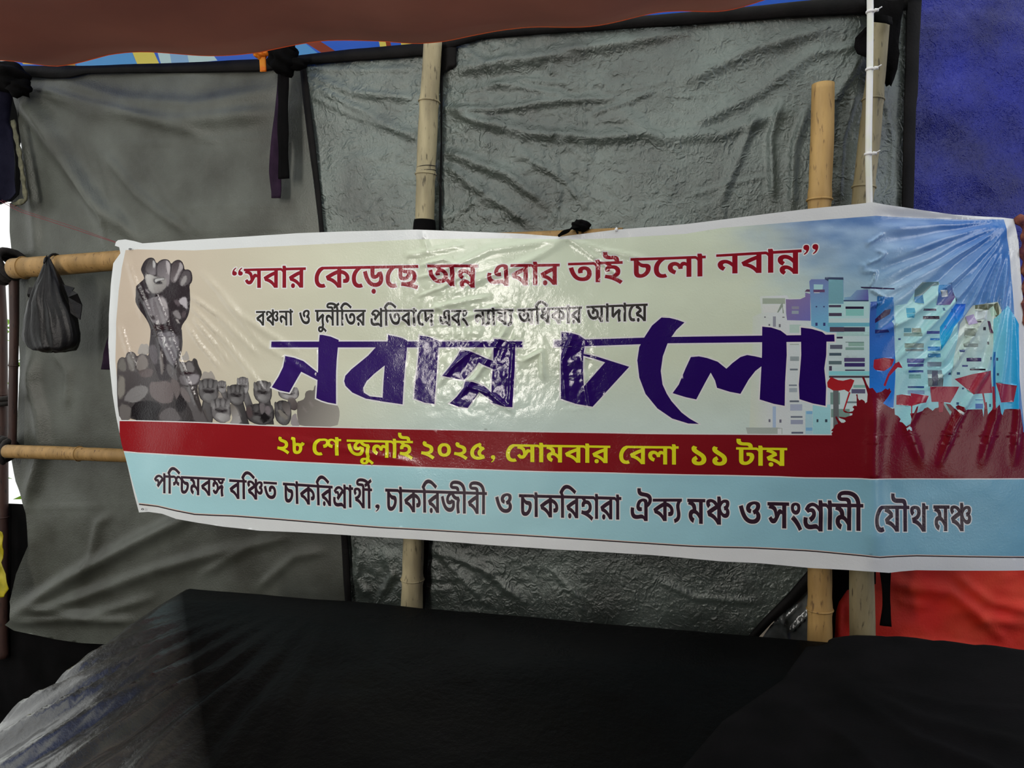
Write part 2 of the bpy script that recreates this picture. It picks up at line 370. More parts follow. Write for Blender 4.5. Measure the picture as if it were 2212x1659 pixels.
GLYPHS = {
's':(642,'651,622 651,516 565,516 565,0 439,0 439,324 462,285 447,304 432,318 419,326 406,329 396,327 387,322 377,312 366,295 351,269 330,233 304,191 280,159 257,134 233,118 206,109 174,106 147,108 120,115 95,129 71,150 48,182 24,225 113,275 128,248 141,231 153,221 169,218 180,220 190,224 201,235 214,252 230,280 249,320 273,346 297,390 320,417 344,432 373,437 395,434 415,425 435,412 456,392 442,390 441,408 440,428 439,449 439,469 439,516 -9,516 -9,622|217,248 209,304 199,347 187,380 170,405 145,423 113,437 73,446 23,454 59,566 119,532 166,521 204,509 232,493 254,473 270,449 281,419 289,382 294,337'),
'b':(573,'581,622 581,516 495,516 495,0 370,0 332,52 289,97 239,135 185,167 125,192 59,209 13,321 69,355 130,388 194,421 244,444 293,464 341,482 389,498 373,465 373,516 -9,516 -9,622|370,406 391,385 334,363 280,338 227,311 170,281 209,269 248,251 286,228 323,199 358,164 390,125 373,112 372,135 371,160 370,185 370,206'),
'aa':(280,'289,622 289,516 203,516 203,0 77,0 77,455 63,481 45,500 23,512 -5,516 -9,516 -9,622 10,622 30,619 48,611 65,594 81,565 80,575 79,590 78,606 77,620 77,688 181,688 202,622'),
'r':(573,'581,622 581,516 495,516 495,0 370,0 332,52 289,97 239,135 185,167 125,192 59,209 13,321 69,355 130,388 194,421 244,444 293,464 341,482 389,498 373,465 373,516 -9,516 -9,622|370,406 391,385 334,363 280,338 227,311 170,281 209,269 248,251 286,228 323,199 358,164 390,125 373,112 372,135 371,160 370,185 370,206|153,-12 125,-6 103,9 89,33 84,61 89,89 103,113 125,128 153,133 180,128 202,113 216,90 220,61 216,33 202,9 180,-6'),
'E':(368,'376,622 376,516 322,516 291,494 262,469 236,441 213,410 194,376 179,339 170,300 167,258 170,205 182,165 199,136 221,118 246,107 271,104 287,105 302,107 318,111 336,118 383,21 353,9 324,1 295,-4 263,-5 198,2 143,25 99,62 66,113 51,155 42,203 39,256 43,312 55,366 74,418 100,467 131,513 169,554 212,591 259,622'),
'k':(781,'789,622 789,516 494,516 494,458 496,418 496,0 370,0 333,52 289,97 240,135 186,166 126,191 59,209 13,321 69,355 130,389 195,422 245,445 294,466 342,484 390,499 373,468 373,516 -9,516 -9,622|370,405 390,385 353,371 317,356 281,340 245,322 209,303 170,281 208,269 247,252 285,229 322,201 358,166 391,126 375,112 373,132 372,155 371,179 370,202|752,261 748,228 739,198 723,171 697,149 661,135 613,130 595,131 577,132 562,134 548,136 551,242 556,241 562,241 570,240 580,240 605,243 620,253 627,267 629,283 619,318 591,349 544,374 481,392 481,497 529,487 575,473 617,454 672,418 715,374 742,321'),
'e':(368,'376,622 376,516 322,516 291,494 262,469 236,441 213,410 194,376 179,339 170,300 167,258 170,205 182,165 199,136 221,118 246,107 271,104 287,105 302,107 318,111 336,118 383,21 353,9 324,1 295,-4 263,-5 198,2 143,25 99,62 66,113 51,155 42,203 39,256 45,323 62,384 89,440 126,489 171,530 223,562 171,520 155,518 137,517 115,516 88,516 -9,516 -9,622'),
'rr':(673,'682,622 682,516 369,516 369,374 370,363 373,353 379,347 391,344 402,347 415,354 429,366 442,382 455,401 467,422 580,443 606,395 625,346 636,295 640,240 633,179 612,126 577,82 529,48 489,33 444,23 393,20 333,25 276,39 222,65 171,103 140,138 111,180 83,229 64,272 46,320 29,374 13,432 132,464 153,388 176,323 200,268 239,205 282,162 330,138 383,130 438,138 480,162 506,202 515,256 512,291 503,320 491,345 476,370 572,378 539,333 506,297 472,270 438,252 402,241 366,238 337,240 312,247 291,258 273,274 259,296 250,322 245,353 243,391 243,516 -9,516 -9,622|338,-173 311,-168 289,-153 274,-129 270,-101 274,-73 289,-49 311,-34 338,-29 366,-34 387,-49 401,-72 406,-101 401,-129 387,-153 366,-168'),
'ch':(666,'621,293 616,241 600,196 576,159 544,129 506,106 464,88 420,76 374,69 357,120 406,114 456,106 508,97 560,85 613,70 669,50 634,-50 574,-29 516,-10 459,5 404,17 350,27 296,35 244,42 191,47 138,51 151,157 177,153 207,150 242,147 279,146 349,151 404,163 445,184 474,211 491,245 496,285 489,328 467,360 431,379 380,386 376,385 369,385 362,384 354,383 343,472 356,474 370,474 386,475 402,475 461,470 509,457 547,437 576,412 597,384 611,353 619,322|220,194 176,197 141,205 112,220 90,241 79,262 70,285 65,316 63,358 63,529 184,529 184,491 181,426 183,414 183,402 184,391 184,383 184,348 184,332 186,320 188,311 192,305 206,295 228,292 253,295 276,302 295,314 310,328 320,344 323,358 321,369 316,376 307,380 294,382 269,382 232,387 198,401 166,424 139,453 154,540 172,519 189,502 208,489 229,480 254,474 282,472 362,472 373,470 380,465 386,458 396,450 415,438 430,421 440,399 444,372 436,324 414,281 380,245 334,218 280,200|-9,516 -9,622 675,622 675,516'),
'a':(876,'884,622 884,516 799,516 799,0 673,0 642,51 601,93 556,129 513,158 568,240 600,218 629,195 654,170 676,144 675,155 674,167 674,180 673,193 673,205 673,217 673,516 -9,516 -9,622|364,83 314,87 266,98 221,116 179,142 140,179 104,225 79,267 55,315 34,370 14,432 133,464 152,405 172,353 193,310 226,258 264,222 307,201 357,194 395,198 425,207 449,223 466,243 476,269 479,297 475,334 462,361 443,378 418,384 402,381 390,373 382,361 380,345 380,336 382,326 384,316 387,307 269,290 262,309 258,327 255,345 254,358 259,402 275,434 299,458 330,475 365,484 401,487 461,481 511,461 551,430 581,389 599,340 605,285 599,232 580,184 548,142 502,111 462,95 416,86|302,431 294,462 275,489 246,509 208,524 281,564 323,553 368,530 398,504 418,473 427,434'),
'nn':(590,'598,622 598,516 513,516 513,211 387,211 387,282 392,241 361,278 329,309 296,334 263,353 230,364 196,368 179,365 166,359 158,348 155,333 157,317 165,304 179,292 202,279 143,186 90,217 54,254 33,295 26,339 31,384 48,419 74,445 106,463 143,473 182,477 221,474 258,466 293,452 328,432 361,407 394,376 390,365 389,387 388,413 387,438 387,461 387,516 -9,516 -9,622|206,193 255,188 300,172 341,148 382,115 420,73 458,24 394,-32 372,-3 346,25 318,51 288,72 259,86 230,90 217,88 207,82 200,73 198,62 200,50 205,39 214,29 228,19 171,-64 146,-49 122,-32 102,-10 86,15 76,45 73,79 77,111 89,138 109,161 135,178 168,189|513,217 513,-43 387,-43 387,31 389,100 388,124 387,149 387,173 387,198 387,217'),
'e_':(724,'486,628 525,626 557,619 582,608 605,593 622,574 636,548 645,511 648,460 648,0 525,0 514,22 502,39 489,52 472,61 450,66 423,68 392,67 363,64 335,61 307,57 278,55 246,54 207,56 168,62 132,73 99,92 70,119 48,156 34,204 29,265 30,291 32,318 36,345 41,369 163,353 159,336 156,316 154,294 154,270 156,239 163,215 173,196 187,183 204,173 223,167 244,165 265,164 306,165 343,170 377,175 410,177 442,175 468,168 494,154 523,129 523,441 522,466 520,484 515,497 509,508 494,518 472,522 450,519 429,509 410,495 393,477 379,457 368,437 362,419 359,403 360,394 363,386 367,379 376,374 388,370 404,369 413,369 420,370 428,371 436,372 442,268 428,265 412,262 393,260 370,259 317,267 274,290 246,329 236,385 241,427 255,469 278,510 308,548 345,581 388,606 435,623'),
't':(663,'390,35 332,39 279,51 230,71 184,101 143,142 105,195 79,242 55,298 33,361 13,432 132,464 151,395 171,335 193,284 229,222 270,179 318,154 374,146 406,148 434,154 457,163 475,177 490,194 500,216 506,240 508,268 505,301 497,327 484,347 469,362 451,371 432,374 416,371 401,363 390,349 387,328 387,316 389,304 391,293 394,282 277,264 268,286 263,307 260,327 259,344 265,388 282,422 309,447 343,465 380,474 420,478 484,471 538,449 580,415 610,371 628,318 634,258 628,201 609,147 577,101 531,65 491,48 444,38|672,622 672,516 -9,516 -9,622'),
'i':(524,'319,622 315,649 304,668 284,679 252,682 213,682 149,686 97,697 57,715 26,740 11,763 0,789 -5,820 -7,854 -7,869 -6,882 -5,896 -2,912 116,904 116,896 115,888 115,881 114,873 116,853 119,834 126,819 136,806 148,799 162,793 182,790 211,789 258,789 307,786 345,780 374,768 398,750 415,728 428,700 435,665 439,622|241,486 293,483 338,474 375,459 418,428 447,390 464,348 469,304 463,254 447,211 419,178 383,153 339,133 288,120 271,161 316,147 360,130 404,110 447,87 491,60 534,30 464,-59 422,-27 376,2 327,29 275,53 220,74 164,92 104,107 41,119 62,220 94,212 125,207 154,203 181,202 233,205 274,215 304,230 326,250 338,275 342,304 336,337 319,363 290,380 251,385 228,384 210,380 197,373 188,364 183,353 181,340 181,333 183,326 185,319 187,313 69,296 64,311 59,330 56,349 55,367 61,400 78,429 105,453 142,471 188,482|127,431 118,462 99,489 70,509 32,524 106,564 148,553 193,530 223,504 242,473 251,434|531,622 531,516 -9,516 -9,622'),
'c':(542,'551,622 551,516 198,516 198,490 196,394 197,382 198,369 198,357 198,345 198,204 199,180 202,162 206,149 213,139 229,129 252,126 276,129 299,139 320,155 342,177 358,199 371,224 378,248 381,272 378,291 369,304 355,311 338,313 329,313 305,315 283,320 260,329 234,344 220,356 206,369 195,382 185,395 191,515 211,488 233,464 258,446 285,433 314,425 342,422 357,422 401,420 434,412 460,400 480,381 491,364 499,344 504,321 505,299 501,248 488,203 468,161 442,121 403,80 356,48 303,27 245,20 201,23 168,29 142,41 121,56 101,79 86,108 76,150 73,208 73,516 -9,516 -9,622'),
'l':(707,'716,622 716,516 630,516 630,0 504,0 504,323 531,268 516,293 498,314 476,329 453,334 444,333 434,329 424,322 415,310 410,293 408,270 408,262 409,254 410,247 411,239 303,233 296,263 286,288 272,309 255,325 234,334 208,337 193,336 180,331 169,323 161,313 156,300 155,285 162,251 183,226 212,207 245,192 204,85 153,107 110,133 74,164 48,200 31,242 26,290 31,336 48,374 74,405 108,427 148,441 191,446 241,441 282,426 319,401 357,365 339,370 353,402 374,424 400,437 428,441 458,438 485,428 509,413 530,392 509,379 507,401 506,423 505,445 504,467 504,516 -9,516 -9,622'),
'n':(577,'585,622 585,516 500,516 500,0 374,0 374,224 392,173 362,211 331,243 300,270 269,291 238,304 208,308 187,305 170,296 159,282 155,261 159,239 170,220 189,205 216,190 157,85 104,117 62,159 35,209 26,266 31,313 48,351 74,381 107,401 145,413 184,417 223,414 260,405 295,389 330,368 363,341 396,309 376,301 375,325 374,350 374,375 374,397 374,516 -9,516 -9,622'),
'nyc':(857,'510,688 532,622 532,591 532,578 532,563 531,549 529,538 532,476 532,292 526,270 528,246 530,221 531,196 532,170 532,0 406,0 369,48 327,90 280,125 228,154 170,177 106,193 60,305 112,337 168,368 227,398 288,426 349,452 410,474 409,498 407,523 407,548 406,572 406,688|406,393 438,369 399,355 363,339 328,323 292,306 255,287 217,266 246,257 275,246 303,231 331,214 359,193 385,169 411,141 435,109 409,120 408,143 407,168 406,193 406,214|179,624 227,620 273,606 316,584 357,555 395,520 430,479 370,398 344,429 315,459 284,485 252,505 221,518 191,522 179,520 169,515 163,508 160,497 162,486 167,476 176,466 189,454 104,380 76,406 54,434 40,467 35,505 39,539 52,568 72,592 101,609 137,620|676,613 734,605 778,579 805,540 814,493 810,464 800,434 781,403 750,375 705,350 643,331 617,424 650,434 675,447 690,463 695,483 692,498 684,508 672,514 656,516 619,508 584,484 551,446 523,398 499,519 539,561 580,590 625,608|673,161 618,168 572,189 535,222 507,261 465,331 522,419 535,369 554,329 575,298 600,276 626,263 652,258 672,261 687,269 696,282 699,300 695,322 683,341 663,358 634,373 733,413 753,400 773,385 791,366 805,344 814,318 818,286 814,255 802,225 783,199 756,179 719,165'),
'o':(707,'481,629 533,625 576,611 611,589 645,542 657,480 650,432 630,388 600,349 561,314 515,285 466,260 419,362 459,383 495,408 520,438 529,476 525,495 516,511 499,521 476,524 453,522 431,515 410,505 391,492 375,477 364,462 356,446 354,433 355,422 361,412 373,405 394,401 369,294 306,308 261,338 235,378 226,425 231,466 247,504 272,539 305,569 344,594 387,613 433,625|665,212 658,160 637,115 603,78 558,50 503,33 438,28 390,30 344,37 301,50 260,68 221,92 184,122 151,160 119,206 89,260 69,306 49,357 31,414 13,476 133,508 151,443 170,385 190,335 211,290 240,241 271,203 305,174 361,147 426,139 469,144 505,161 530,188 538,225 532,258 514,284 488,304 459,318 571,372 607,340 637,303 658,261'),
'd':(579,'588,622 588,516 192,516 192,237 163,257 197,294 237,331 283,366 333,400 387,432 445,461 533,388 521,360 511,332 503,302 498,270 495,237 494,202 496,161 501,115 511,67 525,16 402,-11 387,42 376,93 369,145 367,200 369,238 374,274 382,308 392,339 404,369 416,396 461,350 408,321 356,287 306,248 258,208 214,166 173,126 67,190 67,516 -9,516 -9,622'),
'u':(0,'-276,-266 -310,-263 -344,-253 -374,-237 -400,-214 -417,-182 -423,-143 -413,-94 -384,-56 -338,-31 -274,-23 -210,-28 -152,-42 -95,-66 -38,-99 1,-127 41,-158 84,-194 14,-271 -36,-222 -84,-181 -130,-150 -174,-127 -215,-114 -254,-109 -279,-112 -294,-120 -303,-132 -306,-147 -304,-163 -296,-174 -284,-180 -267,-183 -249,-180 -235,-173 -224,-161 -216,-146 -210,-129 -206,-110 -204,-90 -203,-70 -203,15 -77,15 -77,-46 -79,-79 -84,-115 -95,-152 -112,-187 -138,-219 -173,-244 -218,-260'),
'rii':(280,'289,516 203,516 203,0 77,0 77,516 -9,516 -9,622 77,622 64,671 42,713 13,747 -23,774 -68,795 -120,809 -181,818 -250,820 -292,819 -325,816 -351,810 -369,802 -379,792 -383,781 -381,772 -375,767 -362,764 -338,763 -251,763 -203,761 -166,754 -137,742 -114,725 -98,705 -87,681 -81,651 -79,615 -200,615 -201,632 -204,645 -210,656 -218,664 -226,669 -236,672 -247,674 -263,675 -318,675 -370,676 -408,681 -436,689 -458,699 -478,715 -490,734 -497,756 -500,779 -483,834 -433,878 -396,895 -350,907 -294,915 -231,917 -156,914 -87,905 -26,891 29,870 77,844 118,812 151,774 177,729 194,679 204,622 289,622|-102,739 216,917 269,829 -45,645'),
'I':(280,'289,622 289,516 203,516 203,0 77,0 77,516 -9,516 -9,622 79,622 64,641 47,663 31,685 16,706 48,755 79,796 110,830 157,870 206,897 257,912 313,917 355,915 394,909 434,897 476,880 521,857 572,827 609,803 651,775 697,744 628,661 582,694 540,723 504,747 456,776 412,796 369,807 325,811 287,806 254,793 225,772 199,748 177,720 156,690 166,674 176,655 188,637 200,622'),
'pr':(744,'752,622 752,516 667,516 667,165 541,165 541,403 545,355 518,392 491,426 463,454 435,478 407,498 379,512 350,520 322,523 288,519 257,509 229,491 202,469 176,440 149,406 144,429 165,441 187,452 212,460 242,462 279,456 306,437 323,410 329,378 328,360 327,343 324,328 321,319 293,329 303,342 315,355 328,369 343,384 357,399 372,412 475,506 550,429 286,179 199,260 272,326 248,286 208,266 223,283 234,301 241,318 243,334 240,356 230,370 217,378 200,381 187,380 175,376 163,371 150,365 56,450 98,502 138,546 178,582 220,608 266,624 317,629 361,625 400,614 437,595 474,569 510,536 549,498 546,475 545,496 543,520 541,545 541,567 541,688 645,688 666,622|667,-43 543,-43 534,-25 522,-10 506,1 487,10 463,15 435,16 394,14 348,8 296,2 239,0 203,2 166,8 131,19 98,37 70,62 48,95 34,139 29,195 30,218 32,242 36,265 39,285 159,269 156,254 153,237 152,220 151,203 154,168 165,143 181,125 202,115 227,109 255,107 303,109 345,115 386,121 431,123 462,120 492,111 518,94 541,71 541,173 667,170'),
'am':(410,'138,318 194,276 245,229 291,177 332,122 358,83 381,43 404,1 307,-47 274,5 240,53 202,99 160,144 113,186 59,225|59,475 64,517 78,553 101,582 131,604 166,617 205,622 245,617 280,604 309,582 332,553 346,517 351,475 346,433 332,397 309,368 280,345 245,332 205,327 166,332 131,345 101,367 78,397 64,433|156,475 159,451 170,433 186,421 205,417 224,421 240,433 251,451 254,475 251,498 240,516 224,528 205,532 186,528 170,516 159,498'),
'yp':(263,'271,622 271,516 192,516 250,533 229,508 212,485 199,462 191,440 186,417 184,393 186,359 193,323 201,287 210,250 216,213 218,177 216,137 209,101 197,68 177,39 149,12 112,-12 64,-33 4,-52 -25,52 19,67 50,84 71,103 83,125 89,149 91,176 89,214 83,251 75,286 66,321 60,356 58,392 59,420 64,445 73,468 84,489 98,511 114,534 101,516 -9,516 -9,622'),
'y':(605,'613,622 613,516 528,516 528,0 402,0 363,46 317,84 264,116 206,142 141,162 71,176 27,285 54,303 81,320 109,338 139,355 169,372 198,388 157,410 113,430 67,447 19,459 54,542 90,516 -9,516 -9,622|402,516 137,516 154,523 186,511 215,496 242,479 268,461 292,442 316,422 327,333 302,322 277,309 251,296 226,282 202,267 178,253 180,257 217,246 262,229 309,205 355,176 397,140 428,97 409,94 405,119 403,145 402,172 402,200'),
'dh':(573,'581,622 581,516 495,516 495,0 370,0 332,52 289,97 239,135 185,167 125,192 59,209 13,321 69,355 130,388 194,421 244,444 293,464 341,482 389,498 370,465 370,622|370,406 391,385 334,363 280,338 227,311 170,281 209,269 248,251 286,228 323,199 358,164 390,125 373,112 372,135 371,161 370,189 370,217|214,629 230,629 246,628 261,626 275,624 266,526 261,527 255,528 248,528 240,529 219,526 205,518 198,507 195,494 201,471 218,453 245,439 281,428 209,352 172,374 139,396 112,420 92,446 80,476 76,511 79,539 88,566 105,591 131,611 167,625'),
'A':(1156,'886,622 886,516 799,516 799,0 673,0 642,51 601,93 556,129 513,158 568,240 600,218 629,195 654,170 676,144 675,155 674,167 674,180 673,193 673,205 673,217 673,516 -9,516 -9,622|364,83 314,87 266,98 221,116 179,142 140,179 104,225 79,267 55,315 34,370 14,432 133,464 152,405 172,353 193,310 226,258 264,222 307,201 357,194 395,198 425,207 449,223 466,244 476,269 479,297 475,334 462,361 443,378 418,384 402,381 390,373 382,361 380,345 380,336 382,326 384,316 387,307 269,290 262,309 258,327 255,345 254,358 259,402 275,434 299,458 330,475 365,484 402,487 461,481 511,461 551,430 581,389 599,340 605,285 599,232 580,184 548,142 502,111 462,95 416,86|302,431 294,462 275,489 246,509 208,524 281,564 323,553 368,530 398,504 418,473 427,434|1164,622 1164,516 1079,516 1079,0 953,0 953,449 938,479 921,500 903,512 880,516 868,516 868,622 890,622 907,619 925,608 941,590 956,563 955,573 954,587 953,604 953,618 953,688 1057,688 1078,622'),
'yy':(605,'613,622 613,516 528,516 528,0 402,0 363,46 317,84 264,116 206,142 141,162 71,176 27,285 54,303 81,320 109,338 139,355 169,372 198,388 157,410 113,430 67,447 19,459 54,542 90,516 -9,516 -9,622|402,516 137,516 154,523 186,511 215,496 242,479 268,461 292,442 316,422 327,333 302,322 277,309 251,296 226,282 202,267 178,253 180,257 217,246 262,229 309,205 355,176 397,140 428,97 409,94 405,119 403,145 402,172 402,200|155,-25 127,-20 105,-5 91,19 86,47 91,75 105,99 127,114 155,119 182,114 204,99 217,76 222,47 217,19 204,-5 182,-20'),
'2':(564,'103,532 106,557 114,581 128,606 145,631 249,585 243,575 239,566 235,557 234,548 235,540 238,532 245,524 260,517 284,508 320,498 371,481 410,460 439,434 465,388 473,332 468,283 451,242 424,210 387,186 341,169 287,159 281,161 275,162 269,162 262,163 264,198 315,181 359,165 398,146 435,125 475,99 518,67 447,-19 404,15 360,45 315,71 267,94 217,114 163,132 107,147 46,160 65,260 96,252 130,247 166,244 202,243 270,248 314,265 338,289 346,321 343,340 336,356 323,369 306,380 282,389 253,398 196,415 156,434 130,455 114,479 106,504'),
'8':(564,'245,0 211,2 182,7 156,16 133,30 111,53 96,82 86,120 83,170 83,443 82,464 79,480 73,491 63,499 49,504 30,506 43,622 89,619 126,612 155,601 177,584 191,567 201,545 207,514 209,465 209,384 226,388 242,390 257,392 271,393 289,392 304,391 318,389 332,386 345,383 357,380 368,379 378,378 398,381 417,388 435,404 453,432 559,377 540,339 517,311 493,292 467,281 442,275 416,273 410,273 403,274 396,275 388,278 432,312 444,291 451,268 456,244 457,218 450,155 428,102 394,58 351,26 300,7|253,106 271,108 286,114 299,124 309,138 317,155 323,174 327,195 328,218 326,241 319,259 307,271 293,280 276,285 258,286 245,285 232,283 220,280 209,276 209,175 210,152 212,136 217,125 224,116 230,111 238,108 246,107'),
'sh':(648,'656,622 656,516 571,516 571,0 445,0 445,518 449,539 447,558 446,578 445,598 445,617 445,688 549,688 569,622|311,629 347,625 378,615 406,597 431,574 453,547 472,516 473,390 442,443 408,486 371,514 330,523 308,519 288,507 274,487 270,459 276,427 296,404 329,389 374,383 360,267 301,277 256,297 223,326 201,364 188,409 184,460 188,514 201,556 222,589 248,611 278,625|72,629 114,624 151,610 183,586 208,551 223,505 228,446 224,401 211,359 189,322 155,293 109,274 50,267 37,382 73,387 100,395 119,406 131,421 138,438 140,456 135,486 120,506 97,519 67,523 50,522 33,521 17,518 0,514 -12,620 10,625 32,627 53,629'),
'j':(907,'401,33 335,38 275,53 219,79 168,117 136,151 107,192 80,240 55,295 33,359 13,432 132,464 154,389 176,325 200,273 239,213 284,174 334,152 392,144 446,151 482,169 503,199 510,236 508,267 502,293 495,314 487,332 574,327 547,300 520,278 492,258 461,244 425,234 382,231 344,235 310,245 282,263 260,288 247,321 242,362 248,402 265,442 295,479 340,517 325,516 311,516 297,516 280,516 -9,516 -9,622 916,622 916,516 651,516 624,516 593,517 562,519 535,520 489,498 448,474 414,450 389,425 373,400 368,375 370,359 377,347 388,339 402,337 423,339 441,347 459,359 480,377 619,336 624,315 629,292 632,266 633,238 628,189 611,141 581,98 537,63 499,47 454,37|820,199 822,156 828,111 837,65 851,16 728,-11 712,43 702,94 695,146 693,203 695,241 698,278 705,314 714,348 653,361 600,380 555,405 518,436 487,472 463,513 593,526 606,508 623,490 645,474 675,462 711,453 756,451 766,451 776,452 787,453 800,454 858,361 842,324 830,285 822,244'),
'0':(564,'280,82 220,88 165,106 118,138 83,183 66,222 56,268 53,321 58,378 76,433 107,481 151,519 189,538 233,549 285,553 352,546 409,525 453,491 486,444 505,384 512,314 505,253 486,198 455,150 410,114 352,90|287,447 257,443 231,432 210,414 195,388 185,354 182,313 184,277 192,247 204,222 222,204 246,192 277,188 309,192 335,204 356,223 371,249 380,282 383,322 380,359 372,390 359,414 341,432 317,443'),
'5':(564,'302,0 253,3 208,12 166,28 113,63 72,111 53,149 42,194 38,243 43,296 57,346 80,392 112,436 151,478 197,517 251,555 309,592 374,629 433,553 426,543 421,532 419,520 418,509 422,488 435,472 455,462 478,459 483,459 487,459 491,459 495,460 543,381 493,347 458,319 435,294 422,273 415,252 413,231 417,208 429,190 449,178 476,174 481,175 488,175 496,176 502,176 547,60 494,35 435,16 372,4|310,106 332,107 350,109 366,112 382,116 399,122 417,128 434,96 369,113 324,142 297,183 288,230 291,266 301,298 317,330 342,361 376,395 419,432 449,367 408,373 374,386 349,404 331,425 321,446 317,465 318,481 320,495 324,507 332,520 396,510 350,483 309,456 273,428 228,385 195,339 174,290 167,236 172,193 187,159 210,135 239,118 273,109'),
'm':(585,'594,622 594,516 508,516 508,0 382,0 382,155 397,102 363,146 332,182 302,209 273,229 243,240 213,244 193,241 177,231 166,216 163,196 167,171 182,152 203,137 231,124 190,15 144,33 105,58 75,89 52,123 38,160 34,200 39,247 56,285 82,313 115,333 153,345 192,349 232,346 270,338 305,324 338,303 371,276 403,240 384,227 383,251 383,275 382,298 382,322 382,516 -9,516 -9,622|296,328 296,320 296,310 295,299 294,289 171,323 166,363 156,395 138,419 112,437 73,451 19,460 44,558 89,544 144,533 189,518 225,497 253,473 273,444 286,410 294,371'),
'1':(564,'284,0 226,5 179,18 143,41 108,87 97,142 105,193 130,233 168,265 219,292 268,185 251,179 238,171 230,161 227,149 231,134 241,121 259,113 283,110 320,115 347,131 364,154 369,184 366,211 356,235 339,258 315,280 282,305 240,332 189,367 151,397 124,426 106,454 97,484 94,517 97,546 107,575 123,604 144,631 254,567 245,555 237,544 231,532 229,520 230,509 233,500 239,491 249,481 264,469 286,453 315,433 353,407 400,372 437,338 465,303 484,267 495,227 499,181 492,128 472,84 440,48 397,22 344,5'),
'tt':(542,'551,622 551,516 198,516 198,204 199,180 202,162 206,149 213,139 229,129 252,126 276,129 298,139 320,155 343,178 358,200 370,224 378,248 380,273 377,290 370,304 356,313 334,316 322,316 312,315 303,314 295,313 277,417 297,421 318,424 340,426 365,427 412,423 447,409 474,388 491,362 501,331 505,296 501,248 488,202 468,160 442,121 402,80 356,48 303,27 245,20 201,23 167,29 141,41 120,57 101,79 86,108 76,150 73,207 73,516 -9,516 -9,622|344,622 339,649 329,668 309,679 276,682 222,682 158,686 106,697 66,715 35,740 20,763 9,789 4,820 2,854 2,869 3,882 4,896 7,912 125,904 125,895 124,887 124,880 123,873 125,853 128,834 135,819 146,806 157,799 171,793 191,790 220,789 282,789 332,786 369,780 398,768 422,750 440,728 452,700 460,665 463,622'),
'p':(697,'706,622 706,516 620,516 620,0 494,0 494,403 499,355 471,392 444,426 416,454 389,478 361,498 333,512 304,520 275,523 241,519 211,509 182,491 155,469 129,440 102,406 98,429 118,441 140,452 166,460 196,462 233,456 260,437 277,410 283,378 282,360 280,343 277,328 274,319 247,329 257,342 268,355 282,369 296,384 311,399 325,412 429,506 503,429 239,179 152,260 226,326 202,286 162,266 177,283 188,301 194,318 196,334 193,356 184,370 170,378 153,381 141,380 129,376 116,371 104,365 9,450 51,502 92,546 132,582 174,608 220,624 271,629 314,625 354,614 391,595 427,569 464,536 502,498 500,475 498,496 496,520 495,545 494,567 494,688 598,688 619,622'),
'shc':(914,'311,629 347,625 378,615 406,597 431,574 453,547 472,516 473,390 442,443 408,486 371,514 330,523 308,519 288,507 274,487 270,459 276,427 296,404 329,389 374,383 360,267 301,277 256,297 223,326 201,364 188,409 184,460 188,514 201,556 222,589 248,611 278,625|72,629 114,624 151,610 183,586 208,551 223,505 228,446 224,401 211,359 189,322 155,293 109,274 50,267 37,382 73,387 100,395 119,406 131,421 138,438 140,456 135,486 120,506 97,519 67,523 50,522 33,521 17,518 0,514 -12,620 10,625 32,627 53,629|923,622 923,516 570,516 570,492 568,394 569,382 570,370 570,357 570,345 570,204 571,180 573,162 578,149 585,139 601,129 624,126 648,129 670,139 692,155 714,177 730,199 742,224 750,248 753,272 750,291 741,304 727,311 709,313 701,313 677,315 654,320 632,329 606,344 591,356 578,369 567,382 556,395 563,515 582,488 605,464 630,446 657,433 685,425 714,422 728,422 773,420 806,412 832,400 852,381 863,364 871,344 875,321 877,299 873,248 860,203 840,161 813,121 774,80 728,48 675,27 617,20 573,23 539,29 514,41 492,56 473,79 458,108 448,150 444,208 444,518 448,538 447,556 446,573 445,590 445,606 445,622'),
'ngg':(681,'198,63 151,71 112,93 79,129 48,179 138,228 153,203 166,187 179,179 192,176 206,178 218,184 231,195 242,209 253,224 260,242 265,261 266,282 264,306 258,328 248,348 235,365 218,376 198,379 182,377 170,369 163,357 160,342 161,334 162,325 163,316 166,308 48,291 43,310 39,331 37,350 37,365 42,403 59,433 85,455 116,470 150,478 185,481 238,475 285,456 323,428 351,390 369,346 375,297 375,282 373,265 371,247 367,229 268,213 295,249 328,284 371,317 423,347 463,364 509,378 560,388 633,309 616,274 606,237 600,197 599,156 600,125 604,90 612,53 624,16 499,-11 487,36 479,81 474,124 472,164 474,209 481,251 492,290 511,327 583,279 524,268 473,252 430,232 394,209 365,183 342,155 322,128 301,105 279,87 255,74 228,66|98,564 139,553 185,530 216,504 235,473 244,434 120,431 110,462 91,489 63,509 24,524|490,388 431,398 374,431 341,462 314,500 293,544 413,558 421,529 432,507 443,492 456,483 469,478 483,476 499,480 511,490 519,505 521,524 517,539 507,551 491,558 470,562 614,576 622,562 629,547 633,530 634,511 629,473 615,443 592,419 563,401 529,391|690,622 690,516 567,516 552,522 395,522 384,516 -9,516 -9,622'),
'th':(656,'665,622 665,516 579,516 579,0 453,0 409,53 363,98 313,134 258,164 217,180 172,193 123,204 92,316 148,294 204,286 252,274 293,260 343,235 385,206 421,175 456,142 455,165 454,189 453,213 453,238 453,688 557,688 578,622|206,625 269,619 319,601 357,573 384,537 400,496 405,452 398,400 378,355 345,317 302,286 249,265 189,251 133,264 92,316 152,330 199,348 235,368 260,392 275,418 280,449 276,477 262,500 238,516 207,521 185,519 170,510 161,499 158,487 160,472 167,459 177,448 188,437 106,362 90,375 73,391 58,410 45,432 36,458 34,487 38,523 53,556 76,585 110,606 153,620'),
